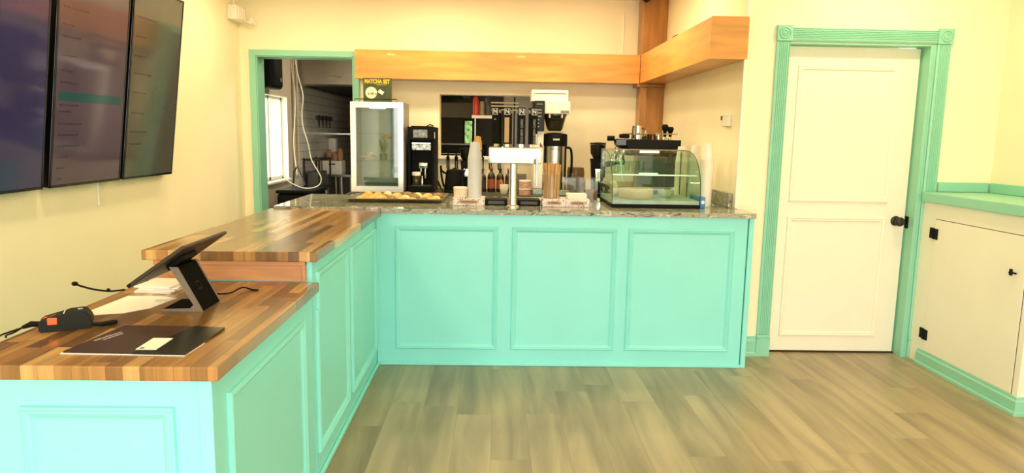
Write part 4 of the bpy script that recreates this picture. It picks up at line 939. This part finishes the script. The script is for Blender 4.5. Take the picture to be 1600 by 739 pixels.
def handle(x, label, front, side, rz):
    T = Matrix.Translation((x, 4.428, 0)) @ Matrix.Rotation(rz, 4, 'Z')
    q = MB(); q.box(-.024, .024, -.02, .02, 1.385, 1.612, .002, M=T); t = obj('tap_handle', q, black, tower); t['label'] = label
    q = MB(); q.box(-.012, .012, -.012, .012, 1.3665, 1.3849, M=T); obj('ferrule', q, chrome, t)
    def ft(xx, zz, roll=0): return T @ face_front(xx, -.0206, zz, roll)
    b_ = MB()
    for a in ((-.019, .019, 1.602, 1.6045), (-.019, .019, 1.5665, 1.569), (-.019, -.0165, 1.569, 1.602), (.0165, .019, 1.569, 1.602)): b_.box(a[0], a[1], -.0213, -.0202, a[2], a[3], M=T)
    obj('emblem_frame', b_, wh, t); text('emblem', 'N', .034, ft(0, 1.5855), wh, t, bold=.0008)
    sd = 1 if rz < 0 else -1
    Ts = T @ Matrix.Translation((sd*.0246, 0, 1.5855)) @ Matrix.Rotation(sd*math.pi/2, 4, 'Z') @ Matrix.Rotation(math.pi/2, 4, 'X')
    text('side_emblem', 'N', .034, Ts, wh, t)
    if front: text('lettering', front, .02 if len(front) > 6 else .013, ft(0.002, 1.465, math.pi/2), wh2, t, width=.15 if len(front) > 6 else .08)
    if side == 'tan':
        q = MB(); q.box(-.016, .014, -.0212, -.0202, 1.395, 1.55, M=T); obj('tan_label', q, tan, t)
    if side == 'white':
        q = MB(); q.box(.012, .019, -.0212, -.0202, 1.39, 1.45, M=T); obj('white_label', q, wh, t)
    if side == 'tri':
        q = MB(); q.prism([(-.008, 1.535), (.008, 1.535), (0, 1.543)], 'y', -.0212, -.0202); bmesh.ops.transform(q.b, matrix=T, verts=q.b.verts); obj('triangle_mark', q, wh2, t)
handle(.008, 'black tap handle with an N and a pale triangle, nearest the clear cups', '', 'tri', -.5)
handle(.078, 'black tap handle with an N above a tan strip', '', 'tan', -.25)
handle(.162, 'black tap handle with an N and vertical lettering, second from the brewer', 'COLD BREW COFFEE', None, .12)
handle(.236, 'black tap handle with an N and white strip, nearest the brewer', 'COLD BREW COFFEE', 'white', .35)
for x0, x1, lb in ((-.06, .086, 'dark drip tray left of the tap column'), (.150, .300, 'dark drip tray right of the tap column')):
    t = thing('drip_tray', lb, 'drip tray', ((x0+x1)/2, 4.56, .9895), 'drip trays under the taps')
    obj('pan', MB().box(x0, x1, 4.50, 4.66, .9895, 1.028, .004), black, t); obj('grate', MB().box(x0+.02, x1-.02, 4.498, 4.4998, .997, 1.018, .002), dgrey, t)
# straw jar with straws
t = thing('straw_holder', 'clear jar on the middle floral box holding brown straws', 'jar', (.372, 4.535, 1.041))
obj('jar', MB().lathe([(0, 0), (.062, 0), (.062, .15), (.0595, .15), (.0595, .003), (0, .003)], (.370, 4.535, 1.041), 28), acrylic, t, smooth=40)
for i in range(46):
    a = i*2.39996; rr = .052*math.sqrt((i+.5)/46); x, y = .370+rr*math.cos(a), 4.535+rr*math.sin(a)
    tp = Vector((x+R.uniform(-.006, .006)+.12*(x-.370), y+R.uniform(-.006, .006), 1.262+R.uniform(-.006, .008)))
    s_ = MB(); s_.cyl((x*.97+.370*.03, y, 1.0445), tp, .0042, seg=8)
    tag(obj('straw', s_, straw), 'brown paper straw standing in the clear jar', 'straw', 'brown straws in the clear jar')
# glass canister with small bottle
t = thing('glass_canister', 'square clear canister behind the napkins', 'canister', (.575, 4.98, .9895))
q = MB(); q.box(.49, .66, 4.90, 4.904, .9895, 1.15); q.box(.49, .66, 5.046, 5.05, .9895, 1.15); q.box(.49, .494, 4.904, 5.046, .9895, 1.15); q.box(.656, .66, 4.904, 5.046, .9895, 1.15)
q.b.verts.ensure_lookup_table()
for v in q.b.verts: v.co.x = .56+(v.co.x-.575)*.82
obj('walls', q, acrylic, t)
t = thing('glass_bottle', 'small clear bottle with a round stopper behind the napkins', 'bottle', (.555, 4.97, .9895))
obj('body', MB().lathe([(0, 0), (.032, 0), (.034, .02), (.032, .1), (.018, .125), (.014, .145), (0, .145)], (.555, 4.975, .9895), 16), glassm, t, smooth=50)
obj('stopper', MB().lathe([(0, .1455), (.014, .1455), (.022, .16), (.02, .18), (0, .19)], (.555, 4.975, .9895), 14), glassm, t, smooth=50)
tag(obj('brown_crock', MB().lathe([(0, 0), (.07, 0), (.08, .04), (.08, .2), (.072, .235), (0, .235)], (.755, 6.5, .9205)), mat('brown_glaze', (112, 84, 52), .35, noise=.15), smooth=40), 'brown crock on the back counter behind the clear bottle', 'crock')

# curved glass pastry case
t = thing('pastry_case', 'curved glass display case at the right of the granite counter', 'display case', (1.045, 4.74, .9895))
CX0, CX1 = .757, 1.334
obj('base', MB().box(CX0, CX1, 4.468, 5.0, .9895, 1.012, .003), black, t)
obj('deck', MB().box(CX0+.006, CX1-.006, 4.474, 4.99, 1.0125, 1.038, .002), mat('deck_teal', (150, 176, 160), .3, noise=.1), t)
prof = [(4.475, 1.0385), (4.475, 1.10), (4.482, 1.15), (4.505, 1.205), (4.545, 1.257), (4.60, 1.30), (4.68, 1.333), (4.78, 1.35), (4.92, 1.354)]
inn = [(a+.004, b_-.003) if i > 3 else (a+.005, b_) for i, (a, b_) in enumerate(prof)]
def strip(mb, P, Q, xa, xb): mb.prism(P+Q[::-1], 'x', xa, xb)
q = MB(); strip(q, prof, inn, CX0+.006, CX1-.006); obj('front_glass', q, glassm, t, smooth=30)
for x in (CX0, CX1-.005):
    q = MB(); q.prism(prof+[(4.99, 1.354), (4.99, 1.0385)], 'x', x, x+.005); obj('side_glass', q, glassm, t)
    e_ = MB(); e_.tube([(x+.0025, a-.001, b_+.001) for a, b_ in prof], .0028, 6); e_.tube([(x+.0025, 4.99, 1.04), (x+.0025, 4.99, 1.354)], .004, 6); obj('edge_trim', e_, mat('edge_green', (58, 66, 50), .3), t)
obj('top_rail', MB().box(CX0, CX1, 4.925, 4.99, 1.350, 1.358, .002), mat('rail_bronze', (150, 134, 100), .3, metal=.7), t)
obj('glass_shelf', MB().box(CX0+.006, CX1-.006, 4.56, 4.985, 1.195, 1.201), glassm, t)
obj('shelf_edge', MB().box(CX0+.006, CX1-.006, 4.553, 4.5595, 1.193, 1.203, .001), mat('bright_edge', (236, 236, 224), .2, metal=.3), t)
obj('lamp', MB().box(CX0+.27, CX1-.17, 4.945, 4.965, 1.333, 1.3495, .002), mat('case_led', (255, 250, 235), .3, emit=1.6), t)
obj('lamp', MB().box(CX0+.27, CX1-.17, 4.955, 4.97, 1.178, 1.192, .002), mat('case_led', (255, 250, 235), .3, emit=1.6), t)
obj('sliding_door', MB().box(CX0+.006, CX1-.006, 4.992, 4.996, 1.04, 1.345), glassm, t)
hw = MB(); hw.box(CX1-.09, CX1-.075, 4.985, 5.0, 1.26, 1.33, .002); hw.box(CX0+.02, CX0+.032, 4.985, 5.0, 1.15, 1.32, .002); obj('door_pull', hw, dgrey, t)
tag(obj('wooden_drum', MB().lathe([(0, 0), (.112, 0), (.115, .004), (.115, .06), (.112, .064), (0, .064)], (.95, 4.66, 1.0385), 36), lwood, smooth=40), 'round pale wooden riser lying in the glass case', 'riser')
q = MB(); T = Matrix.Translation((.80, 4.74, 1.0895)) @ Matrix.Rotation(math.radians(72), 4, 'Y'); q.lathe([(0, 0), (.05, 0), (.052, .003), (.052, .035), (.05, .038), (0, .038)], (0, 0, 0), 32, T)
tag(obj('wooden_disc', q, mat('disc_wood', (216, 196, 150), .5, noise=.1), smooth=40), 'round wooden block leaning at the left end of the glass case', 'block')
q = MB(); q.lathe([(0, 0), (.03, 0), (.05, .02), (.056, .05), (.053, .05), (.045, .02), (0, .004)], (1.17, 4.74, 1.0385), 24)
tag(obj('small_bowl', q, mat('stoneware', (190, 190, 150), .4), smooth=40), 'pale small bowl in the glass case right of the wooden riser', 'bowl')
for i in range(5):
    g = MB(); g.lathe([(0, 0), (.02, 0), (.026, .075), (.024, .075), (.018, .004), (0, .004)], (.83+i*.05, 4.9, 1.2015), 16)
    tag(obj('tumbler', g, glassm, smooth=40), 'clear tumbler in the row on the glass case shelf', 'glass', 'tumblers on the case shelf')
t = thing('blue_carton', 'blue carton at the right end of the glass case', 'carton', (1.36, 4.7, .9895))
obj('body', MB().box(1.340, 1.372, 4.49, 4.74, .9895, 1.062, .003), mat('carton_blue', (54, 132, 206), .5, noise=.2, nscale=20), t)
rd = MB(); T = Matrix.Translation((1.356, 4.489, 1.03)) @ Matrix.Rotation(math.radians(90), 4, 'X'); rd.lathe([(0, 0), (.012, 0), (.012, .001), (0, .0012)], (0, 0, 0), 18, T); obj('round_mark', rd, wh, t)
# paper cup stacks
stack(1.392, 5.20, .9895, 26, .0112, .029, .043, .11, papercup, 'paper_cup', 'white paper cup in the stack hidden behind the glass case', 'paper cups behind the case')
stack(1.421, 4.665, .9895, 29, .0112, .029, .041, .11, papercup, 'paper_cup', 'white paper cup in the tall stack beside the granite upstand', 'paper cups beside the upstand')
stack(1.409, 4.90, .9895, 27, .0112, .029, .042, .11, papercup, 'paper_cup', 'white paper cup in the shorter stack at the right corner of the glass case', 'paper cups at the case corner')

# ------------------------------------------------------------------ things on the lower worktop
Z = .8512
t = thing('tablet_stand', 'black point-of-sale tablet on an angled stand on the lower worktop', 'tablet', (-.99, 2.32, Z))
q = MB(); q.prism([(-1.082, Z), (-.948, Z), (-1.024, .998), (-1.05, .998), (-.978, Z+.022), (-.99, Z+.010), (-1.082, Z+.007)], 'y', 2.246, 2.252); obj('side_plate', q, mat('graphite_side', (120, 110, 94), .5, spec=.3), t)
q = MB(); q.prism([(-1.082, Z), (-.948, Z), (-1.024, .998), (-1.05, .998), (-.978, Z+.022), (-.99, Z+.010), (-1.082, Z+.007)], 'y', 2.392, 2.398)
obj('side_plate', q, mat('graphite_side', (112, 102, 86), .4, metal=.5), t)
q = MB(); q.prism([(-1.080, Z+.001), (-.950, Z+.001), (-1.026, .996), (-1.048, .996), (-.980, Z+.021), (-.99, Z+.009), (-1.08, Z+.006)], 'y', 2.2525, 2.3915); obj('post', q, mat('post_black', (12, 12, 10), .7, spec=.04), t)
T = Matrix.Translation((-1.062, 0, 1.011)) @ Matrix.Rotation(-math.atan2(.118, .165), 4, 'Y')
q = MB(); q.box(-.118, .108, 2.19, 2.545, -.006, .006, .004, M=T); obj('tablet_body', q, mat('tablet_case', (58, 52, 44), .45, spec=.3), t)
q = MB(); q.box(-.112, .102, 2.196, 2.539, .0061, .0072, M=T); obj('screen', q, blackg, t)
q = MB(); q.box(-.02, .05, 2.27, 2.375, -.024, -.0061, .004, M=T); obj('bracket', q, black, t)
q = MB(); q.box(-.116, -.104, 2.186, 2.1898, -.005, .006, .002, M=T); obj('port', q, black, t)
obj('emblem', text('emblem', '', .01, Matrix(), black, None) if False else MB().moulding([(2.305, .0), (2.335, .0), (2.335, .03), (2.305, .03)], 'x', 0, 1, [(0, 0), (.001, .0006), (.004, .0006), (.005, 0)]), mat('emblem_grey', (30, 28, 25), .6, spec=.1), t)
em = [o for o in t.children if o.name.startswith('emblem')][0]
em.rotation_euler = (0, -math.atan2(.076, .147), 0); em.location = Vector((-.981, 2.32, .912)) - Vector((-.99, 2.32, Z))
cb = MB(); cb.tube(smooth_pts([(-.99, 2.402, Z+.02), (-.98, 2.45, Z+.012), (-.955, 2.50, Z+.004), (-.93, 2.56, Z+.012), (-.90, 2.565, Z+.003), (-.87, 2.55, Z+.004)]), .003); obj('cable', cb, black, t)
cb = MB(); pts = smooth_pts([(-1.165, 2.19, .935), (-1.20, 2.17, .934), (-1.235, 2.15, .943), (-1.262, 2.13, .957), (-1.275, 2.12, .966)]); cb.tube(pts, .003); cb.ball((-1.277, 2.118, .968), .008, 10, (1.2, 1, .9)); cb.ball((-1.205, 2.168, .938), .006, 8)
obj('loose_lead', cb, black, t)

# small handheld with orange keys
t = thing('payment_terminal', 'black handheld terminal with an orange key lying near the wall edge of the lower worktop', 'terminal', (-1.255, 2.03, Z))
A = math.atan2(.06, .13)
T = Matrix.Translation((-1.262, 2.035, Z)) @ Matrix.Rotation(A, 4, 'Z') @ Matrix.Diagonal((.76, .9, 1.0, 1.0))
q = MB(); q.prism([(-.082, 0), (.075, 0), (.092, .012), (.092, .034), (.07, .056), (.02, .054), (-.075, .036), (-.086, .026)], 'y', -.036, .036)
bmesh.ops.bevel(q.b, geom=list(q.b.edges), offset=.004, segments=2, affect='EDGES'); bmesh.ops.transform(q.b, matrix=T, verts=q.b.verts)
obj('body', q, mat('terminal_black', (34, 34, 28), .6, spec=.15), t, smooth=40)
org = mat('orange_key', (240, 96, 40), .5)
def onface(u, v_, du, dv, m, nm, dz=.0026):
    # the top face slopes from (-.075,.036) to (.02,.054)
    sl = math.atan2(.018, .095); P = T @ Matrix.Translation((-.075+u*math.cos(sl), v_, .036+u*math.sin(sl))) @ Matrix.Rotation(-sl, 4, 'Y')
    q = MB(); q.box(-du/2, du/2, -dv/2, dv/2, .0002, dz, .0008, M=P); obj(nm, q, m, t)
onface(.012, -.008, .012, .014, mat('red_key', (220, 84, 54), .5), 'red_key'); onface(.038, -.008, .022, .024, mat('purple_print', (70, 56, 60), .5), 'screen_print')
onface(.076, 0, .004, .05, wh, 'white_line')
P = T @ Matrix.Translation((-.038, -.036, .030)); q = MB(); q.box(-.016, .016, -.003, .008, -.008, .012, .002, M=P); obj('orange_key', q, org, t)
P = T @ Matrix.Translation((.052, 0, .0555)); q = MB(); q.box(-.008, .008, -.005, .005, -.001, .002, M=P); obj('badge', q, wh2, t)
q = MB(); q.tube([T @ Vector((-.084, 0, .02)), T @ Vector((-.11, 0, .022)), T @ Vector((-.14, 0, .014))], [.008, .009, .005]); q.tube(smooth_pts([T @ Vector((-.14, 0, .014)), T @ Vector((-.165, -.01, .004)), T @ Vector((-.185, -.035, .003)), T @ Vector((-.18, -.06, .003))]), .0025); q.tube(smooth_pts([T @ Vector((-.14, 0, .014)), T @ Vector((-.165, .01, .006)), T @ Vector((-.20, -.02, .003)), T @ Vector((-.205, -.05, .003))]), .0025)
obj('cord', q, black, t)
q = MB(); q.tube([T @ Vector((.088, -.02, .01)), T @ Vector((.12, -.02, .008)), T @ Vector((.16, -.01, .008)), T @ Vector((.175, -.005, .008))], [.006, .007, .008, .006]); obj('plug_lead', q, black, t)

# papers, folder and card
def sheet(name, pts, z, m, label, cat, th=.0009):
    return tag(obj(name, MB().prism(pts, 'z', z, z+th), m), label, cat)
sheet('paper_sheet', [(-1.31, 2.215), (-1.262, 2.19), (-1.19, 2.215), (-1.135, 2.285), (-1.112, 2.425), (-1.18, 2.455), (-1.295, 2.45)], Z, paper, 'loose white sheet of paper lying left of the tablet stand', 'paper')
ln = MB(); ln.box(-1.17, -1.13, 2.39, 2.396, Z+.001, Z+.0012); ln.box(-1.165, -1.14, 2.37, 2.374, Z+.001, Z+.0012); obj('print', ln, dgrey, bpy.data.objects['paper_sheet'])
for i in range(4):
    a = .15*(i % 3)-.1; T = Matrix.Translation((-1.225, 2.57, Z+i*.0065)) @ Matrix.Rotation(a, 4, 'Z'); q = MB(); q.box(-.068, .068, -.075, .075, 0, .006, .001, M=T)
    tag(obj('paper_pad', q, paper), ('topmost white pad of the small paper pile' if i == 3 else 'white paper pad inside the small pile') + ' behind the tablet', 'paper', 'paper pads behind the tablet')
fm = mat('folder_plum', (62, 40, 36), .3, noise=.06); fm2 = mat('folder_black', (30, 32, 26), .22, noise=.1)
sheet('paper_sheet', [(-1.135, 1.796), (-.94, 1.790), (-.93, 1.84), (-1.12, 1.84)], Z, paper, 'white sheet peeking out under the plum folder', 'paper', .002)
t = thing('folder', 'plum presentation folder with silver lettering at the front of the lower worktop', 'folder', (-1.03, 1.92, Z+.002))
obj('cover', MB().prism([(-1.128, 1.799), (-.9445, 1.793), (-.892, 2.050), (-1.10, 2.056)], 'z', Z+.0022, Z+.006), fm, t)
sq = MB(); T = Matrix.Translation((-1.0855, 1.938, Z+.0062)) @ Matrix.Rotation(math.atan2(.088, .027), 4, 'Z')
x = -.047
while x < .047:
    w_ = R.uniform(.004, .009); sq.box(x, x+w_*.5, -.004, .004+R.uniform(0, .005), 0, .0004, M=T); sq.box(x, x+w_*.9, R.uniform(-.004, 0), R.uniform(.001, .003), 0, .0004, M=T); x += w_+.0015
x = -.03
while x < .036: sq.box(x, x+.004, -.017, -.012, 0, .0004, M=T); x += .0062
obj('silver_lettering', sq, mat('silver_ink', (120, 120, 114), .4) if False else mat('pale_silver', (214, 196, 190), .4), t)
t = thing('folder', 'glossy black folder overlapping the plum folder', 'folder', (-.87, 1.92, Z))
obj('cover', MB().prism([(-.9435, 1.791), (-.806, 1.787), (-.797, 2.036), (-.891, 2.048)], 'z', Z+.0022, Z+.008), fm2, t)
obj('page_edge', MB().prism([(-.943, 1.790), (-.807, 1.786), (-.80, 1.9), (-.93, 1.9)], 'z', Z, Z+.0021), paper, t)
c = tag(obj('business_card', MB().prism([(-.947, 1.812), (-.893, 1.812), (-.8955, 1.918), (-.95, 1.918)], 'z', Z+.0083, Z+.0092), paper), 'white card lying across the plum and black folders', 'card')
obj('printed_mark', MB().prism([(-.94, 1.818), (-.93, 1.818), (-.93, 1.83), (-.94, 1.83)], 'z', Z+.0093, Z+.0096), dgrey, c)
